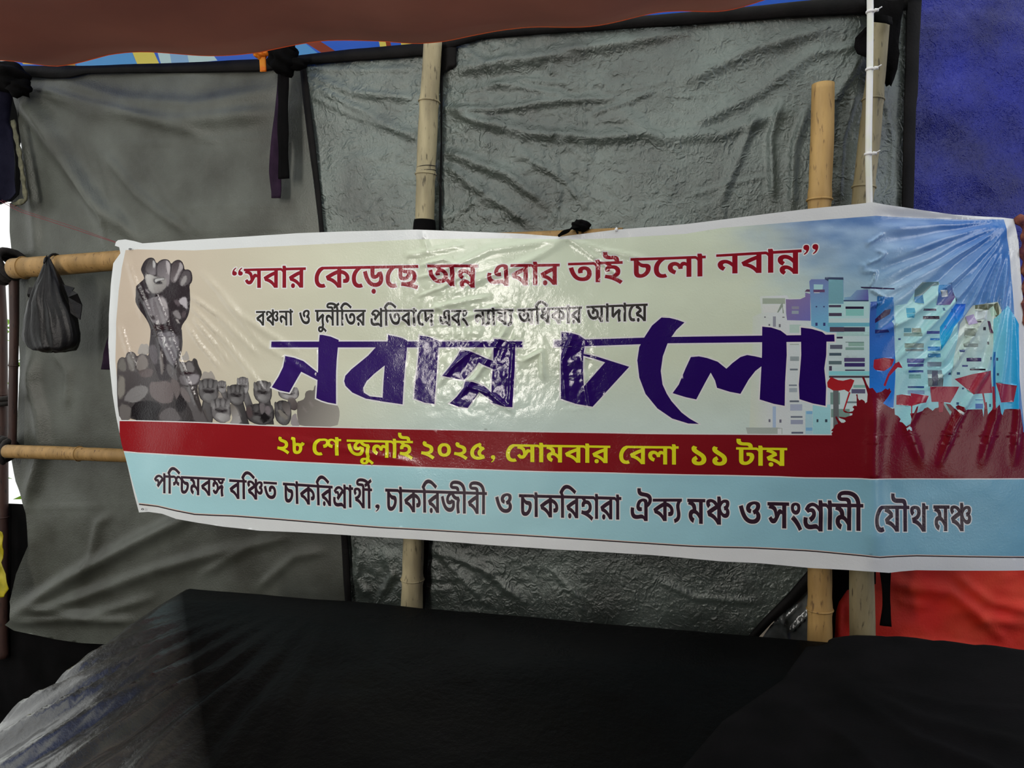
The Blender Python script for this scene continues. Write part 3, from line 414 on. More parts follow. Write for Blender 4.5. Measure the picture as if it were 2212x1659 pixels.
'ii':(280,'289,516 203,516 203,0 77,0 77,516 -9,516 -9,622 77,622 64,671 42,713 13,747 -23,774 -68,795 -120,809 -181,818 -250,820 -292,819 -325,816 -351,810 -369,802 -379,792 -383,781 -381,772 -375,767 -362,764 -338,763 -251,763 -203,761 -166,754 -137,742 -114,725 -98,705 -87,681 -81,651 -79,615 -200,615 -201,632 -204,645 -210,656 -218,664 -226,669 -236,672 -247,674 -263,675 -318,675 -370,676 -408,681 -436,689 -458,699 -478,715 -490,734 -497,756 -500,779 -483,834 -433,878 -396,895 -350,907 -294,915 -231,917 -156,914 -87,905 -26,891 29,870 77,844 118,812 151,774 177,729 194,679 204,622 289,622'),
'h':(523,'241,486 293,483 338,474 375,459 418,428 447,390 464,348 469,304 463,254 447,211 419,178 383,153 339,133 288,120 271,161 316,147 360,130 404,110 447,87 491,60 534,30 464,-59 422,-27 376,2 327,29 275,53 220,74 164,92 104,107 41,119 62,220 94,212 125,207 154,203 181,202 233,205 274,215 304,230 326,250 338,275 342,304 336,337 319,363 290,380 251,385 228,384 210,380 197,373 188,364 183,353 181,340 181,333 183,326 185,319 187,313 69,296 64,311 59,330 56,349 55,367 61,400 78,429 105,453 142,471 188,482|127,431 118,462 99,489 70,509 32,524 106,564 148,553 193,530 223,504 242,473 251,434|531,622 531,516 -9,516 -9,622'),
'ai_':(840,'486,628 525,626 557,619 582,608 605,593 622,574 636,548 645,511 648,460 648,0 525,0 514,22 502,39 489,52 472,61 450,66 423,68 392,67 363,64 335,61 307,57 278,55 246,54 207,56 168,62 132,73 99,92 70,119 48,156 34,204 29,265 30,291 32,318 36,345 41,369 163,353 159,336 156,316 154,294 154,270 156,239 163,215 173,196 187,183 204,173 223,167 244,165 265,164 306,165 343,170 377,175 410,177 442,175 468,168 494,154 523,129 523,441 522,466 520,485 515,498 509,508 494,518 472,522 450,519 429,509 410,495 393,477 379,457 368,437 362,419 359,403 360,394 363,386 367,379 376,374 388,370 404,369 413,369 420,370 428,371 436,372 442,268 428,265 412,262 393,260 370,259 317,267 274,290 246,329 236,385 241,427 255,469 278,510 308,548 345,581 388,606 435,623|804,584 797,526 775,476 743,434 702,399 654,368 602,342 593,467 615,478 636,491 653,506 667,525 675,548 678,574 676,597 668,617 656,634 640,647 620,659 596,668 570,674 546,679 442,693 386,706 343,724 311,749 290,780 278,819 274,866 274,880 276,894 278,906 280,917 401,911 400,903 399,895 399,886 398,878 399,860 403,845 409,832 418,822 430,814 445,808 464,804 486,800 587,785 628,778 663,768 694,757 719,744 741,729 759,712 779,685 793,655 801,622'),
'gr':(695,'704,622 704,516 618,516 618,0 492,0 492,413 516,373 497,399 475,426 452,451 428,474 401,494 373,509 342,519 309,523 271,517 241,501 215,477 190,449 180,454 202,465 223,474 248,480 277,482 316,478 349,466 375,447 394,422 405,392 409,358 400,306 372,257 344,226 307,195 261,165 191,267 231,288 262,311 283,335 290,360 287,376 279,387 266,394 247,396 229,394 210,390 189,383 167,372 70,453 103,501 138,543 175,579 214,606 257,623 305,629 346,625 383,614 420,595 456,569 494,536 536,495 496,503 495,520 494,540 493,564 492,594 492,688 597,688 617,622|618,-43 494,-43 480,-16 460,2 434,13 399,16 374,15 347,12 319,8 289,4 257,1 221,0 189,2 156,9 123,20 93,38 67,64 47,98 33,143 29,198 30,220 32,243 35,266 38,285 159,269 156,254 153,236 151,217 151,201 154,165 163,140 178,123 197,114 219,109 243,107 272,108 298,111 322,115 346,119 371,122 398,123 425,120 451,110 474,94 492,71 492,86 618,142'),
'au':(280,'203,0 77,0 77,516 -9,516 -9,622 289,622 289,516 203,516|82,622 78,649 66,668 46,679 13,682 -126,682 -191,686 -242,697 -283,715 -313,740 -329,763 -339,789 -345,820 -347,854 -347,869 -346,882 -345,896 -342,912 -223,904 -224,896 -225,888 -225,881 -225,873 -224,853 -220,834 -214,819 -203,806 -191,799 -178,793 -158,790 -129,789 19,789 69,786 107,780 136,768 161,750 178,728 190,700 198,665 201,622')}

# ------------------------------------------------------------ the banner and its print
def Z(ox, oy, s, pts):           # points read from an enlarged view of the print
    return [(ox + x/s, oy + y/s) for x, y in pts]
def thin(y):                     # thinner head stroke, as the banner's lettering has
    return y if y <= 0 or y >= 622 else (y * 570/545.0 if y < 545 else 570 + (y-545) * 52/77.0)
def word(tokens, x0, x1, m0, m1, b0, b1):
    """Lettering between x0 and x1; m = height of the head stroke at both ends, b = foot line."""
    cs = []; adv = 0
    for t in tokens.split():
        a, s = GLYPHS[t]
        for c in s.split('|'):
            cs.append([(float(q.split(',')[0]) + adv, float(q.split(',')[1])) for q in c.split()])
        adv += a
    lo = min(p[0] for c in cs for p in c); hi = max(p[0] for c in cs for p in c)
    out = []
    for c in cs:
        P = []
        for x, y in c:
            u = (x-lo)/(hi-lo); v = thin(y)/622.0
            P.append((x0 + (x1-x0)*u, (b0 + (b1-b0)*u) + ((m0-b0) + ((m1-b1)-(m0-b0))*u) * v))
        out.append(P)
    return out
L1 = [('s b aa r', 526.7, 661, 580.5, 577.5, 622, 621.5), ('E k e rr e ch', 680, 904, 576.5, 572.5, 621.6, 621.6),
      ('a nn', 924, 1033, 572, 572, 618.5, 618.5), ('e_ b aa r', 1054, 1209, 572, 569.5, 618, 615),
      ('t aa i', 1226.5, 1344.7, 567.7, 563.4, 610, 609), ('c e l aa', 1361.7, 1524.5, 557.5, 552, 602, 596.6),
      ('n b aa nn', 1547, 1731.7, 549.5, 538.5, 591, 588)]
L2 = [('b nyc n aa', 553, 633, 672, 671, 703.5, 703), ('o', 646, 669, 669.5, 669.5, 702, 702),
      ('d u n rii I t r', 680, 790, 669.3, 669.3, 703.4, 703.4), ('pr I t b aa E d', 800, 938, 669, 669, 704, 703.4),
      ('e_ b am', 950, 1011.6, 669.7, 669.7, 704, 703), ('n yp aa y yp', 1024.6, 1109, 669, 668, 702, 702),
      ('a I dh k aa r', 1118, 1257, 668, 662, 700.5, 697.5), ('A d aa e yy', 1266.6, 1399, 661, 655.6, 696, 693.6)]
L4 = [('2 8', 599, 659.6, 943, 944, 980, 981), ('E sh', 676, 738, 947, 948, 983.3, 984), ('j u l aa i', 750, 892.5, 949, 952.4, 986, 990),
      ('2 0 2 5', 909.5, 1048, 953, 957, 991, 993), ('E s aa m b aa r', 1093, 1317.8, 959, 963.3, 997, 1001),
      ('E b l aa', 1337, 1466, 963, 964, 1002, 1003.8), ('1 1', 1493.8, 1570.5, 963, 965, 1005, 1006.5), ('tt aa yy', 1590, 1700.6, 966, 967.6, 1005.8, 1006.5)]
L5 = [('p I shc m b ngg', 331.9, 485, 1025.5, 1033.4, 1064.6, 1073), ('b I nyc t', 494.5, 598, 1035.3, 1041.8, 1077.6, 1081),
      ('c aa k I r pr aa th rii', 611, 805, 1042.3, 1055, 1087, 1098.7), ('c aa k I r j ii b ii', 833, 1052, 1055, 1063, 1104.7, 1110.5),
      ('o', 1070, 1106, 1065.4, 1066, 1110, 1110), ('c aa k I r h aa r aa', 1121, 1342, 1067.5, 1074, 1116, 1123),
      ('ai_ k yp', 1362, 1473, 1077.6, 1077.6, 1125.8, 1126.5), ('m nyc', 1484.6, 1576, 1077.6, 1079, 1131, 1134),
      ('o', 1596, 1643, 1083.5, 1083.5, 1134, 1134), ('s am gr aa m ii', 1657.8, 1864.8, 1084.7, 1088.6, 1141, 1147),
      ('E y au th', 1889, 2004.6, 1091.8, 1092.8, 1148.3, 1148), ('m nyc', 2016, 2097.5, 1091.3, 1092, 1146.8, 1147)]
def words(lst): return [c for w in lst for c in word(*w)]
def comma(x, y, s, flip=False):  # a quotation mark or comma: a round head with a curved tail
    P = [(0,-1), (.7,-.85), (1.0,-.2), (.85,.7), (.3,1.6), (-.6,2.2), (-.8,1.9), (-.1,1.3), (.1,.75), (-.6,.6), (-.95,0), (-.7,-.75)]
    P = smooth(P, 1)
    return orient([(x - px*s, y - py*s) if flip else (x + px*s, y + py*s) for px, py in P], 1)
text1 = words(L1) + [comma(506.5, 590, 5.6, True), comma(519.5, 590, 5.6, True), comma(1741.5, 535.5, 7), comma(1761, 534, 7)]
text2 = words(L2)
text4 = words(L4) + [comma(1065, 988, 5)]
text5 = words(L5) + [comma(816, 1094, 5)]
a_, b_ = (560, 680, 3.456), (1180, 680, 3.456)
HL = [(a_, 1, [(88,200),(1965,198),(1965,243),(88,244)]),
 (a_, 1, [(448,150),(470,150),(530,163),(590,188),(583,245),(577,330),(575,420),(578,560),(580,665),(520,655),(470,640),(430,622),(438,520),(441,400),(438,250)]),
 (a_, 1, [(195,307),(260,320),(330,345),(385,388),(450,440),(450,492),(400,467),(318,425),(280,490),(230,580),(160,565),(100,540),(150,460),(180,390)]),
 (a_, 1, [(870,240),(810,305),(690,405),(645,455),(637,495),(648,530),(700,580),(800,625),(930,648),(1075,668),(1080,560),(1088,400),(1100,240),(1103,195),(1070,175),(1010,160),(960,150),(955,205)]),
 (a_, -1, [(937,378),(860,440),(805,495),(780,545),(785,580),(830,608),(925,618),(930,500)]),
 (a_, 1, [(1195,155),(1250,162),(1300,178),(1340,198),(1335,250),(1326,450),(1313,665),(1240,655),(1160,625),(1165,540),(1180,400),(1190,245)]),
 (a_, 1, [(1755,180),(1800,182),(1860,200),(1912,225),(1908,400),(1900,550),(1893,690),(1830,683),(1735,655),(1737,500),(1748,330),(1755,245)]),
 (a_, 1, [(1500,262),(1570,270),(1650,305),(1760,350),(1755,410),(1640,355),(1590,420),(1530,487),(1460,475),(1370,455),(1430,380),(1480,310)]),
 (a_, 1, [(1540,497),(1600,500),(1680,532),(1760,600),(1750,650),(1645,575),(1600,640),(1560,695),(1490,685),(1425,660),(1480,610),(1530,545)]),
 (b_, 1, [(60,192),(115,190),(740,170),(940,165),(1610,155),(1900,152),(2150,147),(2152,200),(1600,205),(905,213),(300,234),(60,238)]),
 (b_, 1, [(115,130),(180,133),(250,155),(293,185),(290,240),(282,290),(380,312),(500,350),(620,388),(480,540),(345,687),(220,665),(108,627),(110,400),(115,240)]),
 (b_, -1, [(280,305),(360,328),(440,355),(360,445),(280,535),(276,420)]),
 (b_, 1, [(860,20),(920,23),(980,38),(1032,57),(970,115),(935,165),(905,215),(870,310),(855,420),(868,520),(900,590),(935,645),(1010,730),(1070,775),(1140,815),(1060,812),(940,775),(830,700),(740,590),(695,470),(680,340),(695,240),(735,165),(790,80)]),
 (b_, 1, [(1080,315),(1140,310),(1200,322),(1280,350),(1345,402),(1390,360),(1450,315),(1500,300),(1560,310),(1625,325),(1625,370),(1560,420),(1510,485),(1450,590),(1370,575),(1275,545),(1260,490),(1228,432),(1190,500),(1120,632),(1040,615),(943,585),(990,520),(1040,400)]),
 (b_, 1, [(1612,88),(1680,95),(1750,118),(1792,150),(1795,300),(1783,500),(1780,680),(1700,665),(1593,632),(1600,500),(1610,300)]),
 (b_, 1, [(1900,95),(1980,105),(2060,128),(2092,155),(2090,300),(2076,400),(2090,540),(2085,680),(1990,662),(1890,630),(1885,520),(1903,300)])]
head = [orient(Z(*o, p), s) for o, s, p in HL]
def halo(cs, d): return [offset(c, d) for c in cs]

# ---- raised fists, drawn in greys
layers = []
def put(pts, c, o=None, it=1):
    if o: pts = Z(*o, pts)
    layers.append(([orient(smooth(pts, it) if it else pts, 1)], c))
def grad(p0, p1, c0, c1):        # colour running from c0 at p0 to c1 at p1
    c0 = np.array(c0); c1 = np.array(c1); d = np.array(p1, float) - np.array(p0, float); l2 = float(d @ d)
    def f(x, y):
        t = np.clip(((x-p0[0])*d[0] + (y-p0[1])*d[1]) / l2, 0, 1)[:,None]
        return c0*(1-t) + c1*t
    return f
def ell(cx, cy, rx, ry, rot=0, n=14):
    c, s = math.cos(rot), math.sin(rot)
    return [(cx + rx*math.cos(a)*c - ry*math.sin(a)*s, cy + rx*math.cos(a)*s + ry*math.sin(a)*c) for a in [2*math.pi*k/n for k in range(n)]]
def g(v, w=0): return rgb(v + w, v, v + w*.6)
def fist(x0, y0, x1, y1, tone, arm=None, hi=30, edge=None):
    """A small raised fist inside a box: four bent fingers, palm heel, thumb, crease, forearm."""
    w, h = x1-x0, y1-y0; e = tone*.48 if edge is None else edge
    if arm:
        ax, ay = arm; aw = w*.33
        put([(x0+w*.28, y0+h*.75), (x0+w*.9, y0+h*.75), (ax+aw, ay), (ax-aw, ay)], g(e, 4), it=0)
        put([(x0+w*.33, y0+h*.75), (x0+w*.85, y0+h*.75), (ax+aw-2, ay), (ax-aw+2, ay)], grad((x0+w*.3, ay), (x1, ay), g(tone*.85, 3), g(tone*.6, 3)), it=0)
    put([(x0, y0+h*.25), (x0+w*.2, y0+h*.02), (x0+w*.6, y0-h*.03), (x0+w*.95, y0+h*.1), (x1+w*.02, y0+h*.4), (x1, y0+h*.75), (x0+w*.8, y1), (x0+w*.4, y1), (x0+w*.05, y0+h*.75)], g(e, 5))
    put([(x0+w*.06, y0+h*.35), (x0+w*.5, y0+h*.4), (x0+w*.95, y0+h*.35), (x0+w*.95, y0+h*.75), (x0+w*.75, y1-1), (x0+w*.42, y1-1), (x0+w*.1, y0+h*.72)],
        grad((x0, y0), (x1, y1), g(tone*.75, 4), g(tone, 3)))
    for k in range(4):
        cx = x0 + w*(.13 + .245*k); cy = y0 + h*(.24 - .05*(k in (1, 2)))
        put(ell(cx, cy, w*.105, h*.2, .1*(k-1.5)), grad((cx-w*.1, cy-h*.2), (cx+w*.08, cy+h*.2), g(tone*.72, 3), g(tone+hi*.5, 2)), it=0)
    put(ell(x0+w*.42, y0+h*.5, w*.2, h*.08, .25), g(tone*.35, 6), it=0)
    put(ell(x0+w*.68, y0+h*.52, w*.16, h*.07, -.3), g(tone*.3, 8), it=0)
    put(ell(x0+w*.5, y0+h*.74, w*.25, h*.14, .3), grad((x0, y0+h*.6), (x1, y1), g(tone+hi, 1), g(tone*.9, 2)), it=0)
A1 = (240, 520, 7.542); A2 = (240, 700, 7.21); A3 = (440, 760, 6.9125)
# farthest, palest hands
for q in ([(430,400),(470,300),(520,320),(560,300),(600,360),(600,480),(420,480)], [(1090,560),(1110,500),(1150,480),(1180,400),(1220,500),(1230,570)]):
    put(q, rgb(168,160,150), A2)
put([(1400,870),(1440,745),(1480,735),(1530,760),(1560,720),(1600,770),(1640,850),(1650,1000),(1690,1060),(1800,1170),(1480,1200)], grad((430,800), (470,860), rgb(165,156,142), rgb(150,138,128)), A2)
put([(1660,930),(1700,890),(1750,870),(1790,920),(1800,980),(1820,1100),(1880,1200),(1780,1180),(1690,1040)], rgb(140,130,115), A2)
def F3(x0, y0, x1, y1, tone, arm=None, hi=30):
    (a, b), (c, d) = Z(*A3, [(x0, y0), (x1, y1)]); ar = Z(*A3, [arm])[0] if arm else None
    fist(a, b, c, d, tone, ar, hi)
F3(500, 375, 680, 640, 158, (700, 830), 12)
F3(210, 430, 350, 620, 146, (380, 760), 10)
F3(1120, 520, 1430, 720, 165, None, 10)
F3(745, 432, 1028, 770, 112, (960, 1085), 45)
F3(350, 490, 620, 800, 100, (600, 1085), 40)
# large blurred hand at the right end of the crowd
put([(1400,740),(1440,735),(1520,700),(1525,600),(1590,568),(1650,580),(1660,520),(1680,490),(1760,640),(2000,780),(2040,860),(2040,980),(2000,1128),(1440,1120),(1400,1000)],
    grad((642, 850), (735, 900), rgb(98,88,84), rgb(160,156,142)), A3)
put([(1480,800),(1530,870),(1560,900),(1500,870)], rgb(140,130,125), A3); put([(1580,720),(1640,800),(1650,830),(1590,780)], rgb(140,130,125), A3)
put([(1270,680),(1340,670),(1400,740),(1420,820),(1380,880),(1300,860),(1260,760)], grad((620, 860), (640, 890), rgb(120,108,104), rgb(70,58,60)), A3)
F3(1055, 728, 1312, 1095, 92, None, 35)
put([(1170,760),(1230,730),(1280,770),(1310,900),(1290,950),(1240,940),(1180,840)], grad((610, 868), (628, 896), rgb(72,66,64), rgb(130,120,118)), A3)
put([(1100,870),(1150,860),(1220,930),(1280,985),(1240,1020),(1150,960)], rgb(128,122,110), A3)
put([(1310,960),(1390,905),(1400,1010),(1450,1118),(1300,1110)], rgb(150,140,142), A3)
F3(630, 775, 1055, 1090, 84, None, 25)
put([(840,770),(900,760),(925,800),(915,900),(880,945),(845,880)], rgb(112,102,106), A3)
put([(920,830),(960,790),(1010,840),(1000,920),(960,950),(925,910)], rgb(118,106,112), A3)
put([(860,960),(910,900),(960,950),(1010,970),(960,1030),(900,1070),(850,1010)], rgb(26,22,26), A3, 0)
put([(640,830),(690,800),(730,860),(740,960),(700,1000),(650,940)], rgb(84,66,68), A3)
F3(-80, 400, 230, 770, 110, (30, 1075), 25)
put([(0,870),(30,820),(60,950),(120,1078),(60,1075),(0,960)], rgb(88,82,80), A3)
F3(105, 690, 412, 1060, 128, None, 45)
put([(400,760),(470,800),(530,900),(580,1080),(380,1078),(440,1000),(410,900)], grad((500, 880), (520, 900), rgb(120,112,100), rgb(160,156,155)), A3)
put(ell(315, 985, 92, 62, .1), grad((470, 890), (500, 912), rgb(185,182,186), rgb(120,116,116)), A3, 0)
# the near crowd and the tall fist
put([(125,1200),(125,640),(150,545),(200,508),(245,530),(262,460),(322,422),(382,448),(412,510),(470,455),(535,470),(590,500),(590,350),(612,200),(620,50),(1100,50),(1112,200),(1122,300),(1102,450),(1080,590),(1130,585),(1168,602),(1215,560),(1265,585),(1290,525),(1345,550),(1365,640),(1432,765),(1400,860),(1350,980),(1380,1150),(1450,1380),(1555,1560),(165,1512)],
    grad((280, 800), (330, 905), rgb(84,76,78), rgb(56,48,50)), A2)
for q, c in ([(620,60),(1100,60),(1110,300),(1040,650),(900,900),(760,900),(700,700),(600,480),(612,200)], rgb(62,54,60)), \
            ([(720,200),(820,110),(1030,110),(1065,300),(1050,450),(1000,660),(900,600),(820,430)], rgb(112,106,116)), \
            ([(605,320),(700,320),(745,600),(665,645),(600,480)], rgb(98,90,98)), \
            ([(770,420),(800,420),(830,700),(790,820),(760,600)], rgb(126,116,112)), \
            ([(880,600),(1000,720),(1060,900),(960,860),(860,720)], rgb(100,94,96)), \
            ([(140,640),(165,545),(205,520),(240,560),(258,680),(240,740),(200,740),(150,690)], rgb(116,112,104)), \
            ([(262,510),(318,440),(372,460),(395,560),(370,735),(310,735),(280,640)], rgb(122,116,110)), \
            ([(405,560),(470,475),(530,485),(588,590),(560,700),(420,740)], rgb(132,122,116)), \
            ([(420,740),(560,690),(660,700),(640,820),(480,840)], rgb(104,88,88)), \
            ([(135,800),(230,820),(240,1000),(220,1110),(135,1180)], rgb(132,126,114)), \
            ([(210,1170),(300,1020),(420,950),(560,965),(582,1050),(500,1160),(380,1225),(260,1210)], rgb(124,120,120)), \
            ([(150,1225),(320,1285),(335,1400),(292,1505),(165,1508)], rgb(108,101,97)), \
            ([(330,1245),(520,1180),(700,1210),(800,1285),(710,1430),(740,1520),(300,1505)], rgb(30,22,28)), \
            ([(600,900),(740,900),(860,880),(960,930),(992,1190),(860,1250),(700,1200),(600,1100)], rgb(112,96,96)), \
            ([(745,1400),(900,1285),(1020,1330),(1115,1525),(760,1520)], rgb(96,88,90)), \
            ([(920,870),(1000,850),(1092,950),(1070,1150),(1020,1170),(980,1050)], rgb(110,96,95)), \
            ([(1020,1180),(1100,1060),(1180,1200),(1180,1320),(1080,1400),(1010,1300)], rgb(32,22,28)), \
            ([(1105,965),(1270,955),(1345,985),(1372,1150),(1440,1380),(1535,1550),(1310,1535),(1250,1300),(1110,1120)], rgb(94,88,90)), \
            ([(1275,1000),(1345,985),(1372,1150),(1440,1380),(1400,1380),(1300,1180)], rgb(66,58,58)), \
            ([(1080,1000),(1120,970),(1240,1100),(1250,1230),(1180,1200),(1110,1120)], rgb(116,104,104)), \
            ([(1060,800),(1200,780),(1380,770),(1400,850),(1345,940),(1240,950),(1100,950)], rgb(104,96,102)), \
            ([(1195,840),(1290,775),(1390,800),(1350,920),(1250,945),(1190,910)], rgb(142,136,142)), \
            ([(1065,640),(1120,600),(1168,625),(1182,730),(1100,745)], rgb(120,116,114)), \
            ([(1172,620),(1222,575),(1262,605),(1318,700),(1280,760),(1190,745)], rgb(118,113,112)), \
            ([(1080,750),(1200,740),(1330,760),(1200,790),(1080,795)], rgb(54,30,40)), \
            ([(1285,545),(1335,560),(1355,650),(1425,780),(1400,805),(1300,650)], rgb(58,54,52)):
    put(q, c, A2)
put([(660,272),(712,290),(748,380),(800,320),(880,296),(950,315),(985,385),(1030,332),(1100,306),(1160,332),(1195,410),(1202,475),(1260,465),(1312,500),(1332,590),(1325,670),(1280,725),(1290,830),(1292,1000),(1280,1130),(1240,1260),(1180,1340),(1148,1400),(1142,1500),(1150,1560),(650,1560),(648,1500),(640,1420),(600,1320),(520,1180),(440,1060),(408,980),(425,880),(433,760),(480,680),(545,625),(540,580),(498,500),(495,450),(540,350),(595,290)], rgb(50,38,46), A1)
for q, c in ([(645,295),(700,305),(735,390),(740,530),(720,565),(620,540),(562,490),(590,360)], grad((322, 570), (336, 590), rgb(74,64,64), rgb(122,112,120))), \
            ([(690,310),(725,350),(730,420),(705,455),(682,400)], rgb(196,186,186)), \
            ([(762,400),(812,340),(880,310),(940,330),(975,400),(965,540),(948,745),(905,745),(882,600),(760,590),(750,480)], grad((342, 575), (366, 600), rgb(96,86,92), rgb(134,124,130))), \
            ([(900,318),(940,335),(972,400),(962,540),(932,560),(905,420)], rgb(176,166,170)), \
            ([(1000,380),(1090,318),(1150,350),(1188,430),(1150,520),(1090,640),(1040,695),(970,665),(980,500)], grad((375, 570), (392, 600), rgb(70,52,58), rgb(112,100,106))), \
            ([(1130,335),(1175,400),(1182,455),(1120,520),(1055,680),(1022,640),(1100,480)], rgb(164,154,158)), \
            ([(1190,490),(1260,480),(1302,520),(1315,600),(1292,690),(1180,755),(1120,720),(1110,650),(1150,560)], rgb(88,78,84)), \
            ([(1175,590),(1235,560),(1245,640),(1175,745),(1130,720)], rgb(150,144,144)), \
            ([(560,550),(640,542),(720,590),(880,600),(916,660),(902,760),(820,840),(720,868),(640,830),(602,760),(562,640)], grad((318, 592), (350, 632), rgb(184,178,172), rgb(132,126,124))), \
            ([(700,620),(735,600),(885,600),(880,640),(790,650),(840,672),(840,705),(740,710),(700,680)], rgb(40,30,38)), \
            ([(735,615),(880,602),(872,636),(785,648),(730,690),(715,650)], rgb(196,190,184)), \
            ([(565,780),(600,815),(640,860),(610,850),(570,815)], rgb(150,140,146)), \
            ([(530,990),(620,950),(750,905),(880,905),(932,1050),(945,1300),(862,1362),(720,1352),(650,1280),(578,1120)], grad((310, 645), (360, 700), rgb(104,94,102), rgb(136,128,134))), \
            ([(640,1200),(730,1230),(740,1300),(690,1290)], rgb(70,58,64)), \
            ([(800,930),(870,930),(930,1080),(900,1130),(850,1060)], rgb(172,162,166)), \
            ([(1020,960),(1110,970),(1130,1060),(1060,1060)], rgb(98,82,92)), \
            ([(1110,960),(1200,905),(1245,960),(1242,1135),(1170,1060),(1110,1010)], rgb(180,172,184)), \
            ([(990,1165),(1080,1120),(1140,1220),(1132,1290),(1040,1245)], rgb(130,122,126)), \
            ([(1150,1150),(1230,1140),(1210,1240),(1150,1280)], rgb(84,66,74)), \
            ([(1050,1270),(1090,1280),(1120,1350),(1070,1320)], rgb(176,168,166)), \
            ([(690,1370),(850,1380),(980,1398),(980,1440),(870,1440),(700,1480)], rgb(56,28,38)), \
            ([(770,1510),(860,1490),(1010,1480),(1080,1560),(800,1560)], rgb(112,106,116)):
    put(q, c, A1)
for q, c in ([(832,195),(855,195),(845,370),(818,300)], rgb(190,188,196)), ([(905,225),(935,205),(930,260),(910,265)], rgb(200,198,205)), ([(960,240),(995,240),(975,270)], rgb(186,184,190)), \
            ([(850,320),(880,300),(870,350),(845,375)], rgb(196,192,200)), ([(920,330),(950,335),(930,365)], rgb(196,192,200)):
    put(q, c, A2)
def scaled(c, k):               # the hands are printed in near-neutral greys
    def f(x, y):
        v = c(x, y) if callable(c) else np.tile(np.array(c), (len(x), 1))
        return (v*.55 + v.mean(1)[:,None]*.45)*k
    return f
fist_layers = [(cs_, scaled(c_, .66)) for cs_, c_ in layers]; layers = []

# ---- the building, the crowd and its flags
B4 = (1620, 590, 7.373); B5 = (1890, 600, 7.135); B6 = (1750, 780, 8.508); B7 = (1960, 760, 8.294); B8 = (1600, 680, 3.614)
def R(o, x0, y0, x1, y1, c, sk=0): put([(x0, y0), (x1, y0), (x1+sk, y1), (x0+sk, y1)], c, o, 0)
pale = rgb(178,190,184); white = rgb(168,190,192); cyan = rgb(132,180,188); teal = rgb(96,148,160); dark = rgb(62,56,74); grn = rgb(128,150,142); vio = rgb(100,92,138)
def wallc(x, y):                 # wall fading into the sky at its left end, bluer to the right
    t = np.clip((x-1625)/45, 0, 1)[:,None]; u = np.clip((x-1700)/260, 0, 1)[:,None]
    return np.array(rgb(172,184,168))*(1-t) + (np.array(rgb(174,188,182))*(1-u) + np.array(rgb(150,188,196))*u)*t
put([(1626,684),(1645,676),(1641,640),(1700,638),(1704,645),(1745,645),(1745,690),(1876,652),(1878,700),(1880,942),(1618,940),(1624,800)], wallc, None, 0)
put([(205,505),(490,500),(430,630),(350,630),(215,625)], rgb(176,190,178), B4, 0)
R(B4, 200, 400, 560, 490, rgb(134,146,132)); put([(490,500),(520,470),(540,640),(520,640),(515,540),(450,630),(430,628)], rgb(120,132,122), B4, 0)
put([(570,415),(640,420),(800,415),(880,380),(880,310),(960,330),(965,760),(590,750),(575,640)], grad((1700, 640), (1750, 690), rgb(112,98,130), rgb(96,96,152)), B4, 0)
put([(870,295),(905,258),(960,262),(960,300)], rgb(78,58,80), B4, 0)
R(B4, 665, 530, 780, 575, rgb(120,120,136)); R(B4, 665, 600, 775, 650, rgb(128,140,148)); R(B4, 365, 690, 412, 855, rgb(122,126,136))
for q in ((228,690,250,712), (515,695,550,712), (295,810,320,840), (458,812,488,862)): R(B4, *q, rgb(96,98,104))
R(B4, 630, 820, 810, 950, rgb(150,172,164))
put([(945,130),(975,98),(1190,98),(1195,65),(1485,70),(1490,385),(1500,940),(1230,940),(975,840),(968,500)], grad((1750, 600), (1780, 720), rgb(96,106,150), rgb(96,156,184)), B4, 0)
put([(1190,98),(1195,66),(1485,70),(1488,110),(1250,110),(1245,130)], rgb(50,62,86), B4, 0)
put([(1250,100),(1480,108),(1490,480),(1250,500)], rgb(98,142,152), B4, 0)
put([(1015,178),(1165,182),(1155,262),(1018,262)], rgb(140,178,184), B4, 0); R(B4, 1010, 262, 1190, 305, rgb(84,62,92)); R(B4, 1020, 305, 1110, 318, rgb(170,176,180))
for q in ((1045,525,1070,545), (1165,525,1190,545), (1040,790,1075,840), (1165,790,1200,840)): R(B4, *q, rgb(50,52,96))
R(B4, 1490, 400, 1895, 950, rgb(150,182,182)); R(B4, 1250, 490, 1500, 790, rgb(146,184,186))
put([(1500,385),(1600,375),(1700,270),(1880,262),(1890,445),(1495,440)], grad((1830, 630), (1870, 650), rgb(110,148,170), rgb(82,82,140)), B4, 0); R(B4, 1490, 430, 1890, 450, rgb(44,58,88))
put([(1760,218),(2000,225),(2300,240),(2300,262),(1900,248),(1770,238)], rgb(40,34,62), B4, 0)
for q, c in (((1255,508,1450,545), dark), ((1255,635,1460,685), dark), ((1520,532,1812,570), rgb(36,28,50)), ((1525,575,1812,680), rgb(112,166,160)), ((1262,720,1890,790), rgb(160,186,190)),
             ((1240,790,1950,850), rgb(88,148,162)), ((1270,858,1500,935), rgb(70,60,74)), ((1500,862,1830,932), rgb(52,50,66)), ((1380,1012,1476,1042), rgb(50,44,64)), ((1380,940,1900,1000), rgb(138,170,166)),
             ((1520,1095,1815,1105), rgb(70,100,96)), ((1565,1105,1815,1165), rgb(120,152,142)), ((1520,1180,1815,1225), rgb(112,142,134)), ((1275,1142,1470,1208), rgb(80,84,98)),
             ((1262,1270,1455,1315), rgb(62,78,88)), ((1255,1398,1460,1455), rgb(78,96,100)), ((1500,1350,1828,1412), rgb(70,62,98)), ((1505,1430,1828,1500), rgb(50,42,88)), ((640,1330,775,1395), rgb(128,140,142)), ((635,1128,780,1142), rgb(140,150,142))):
    R(B4, *q, c)
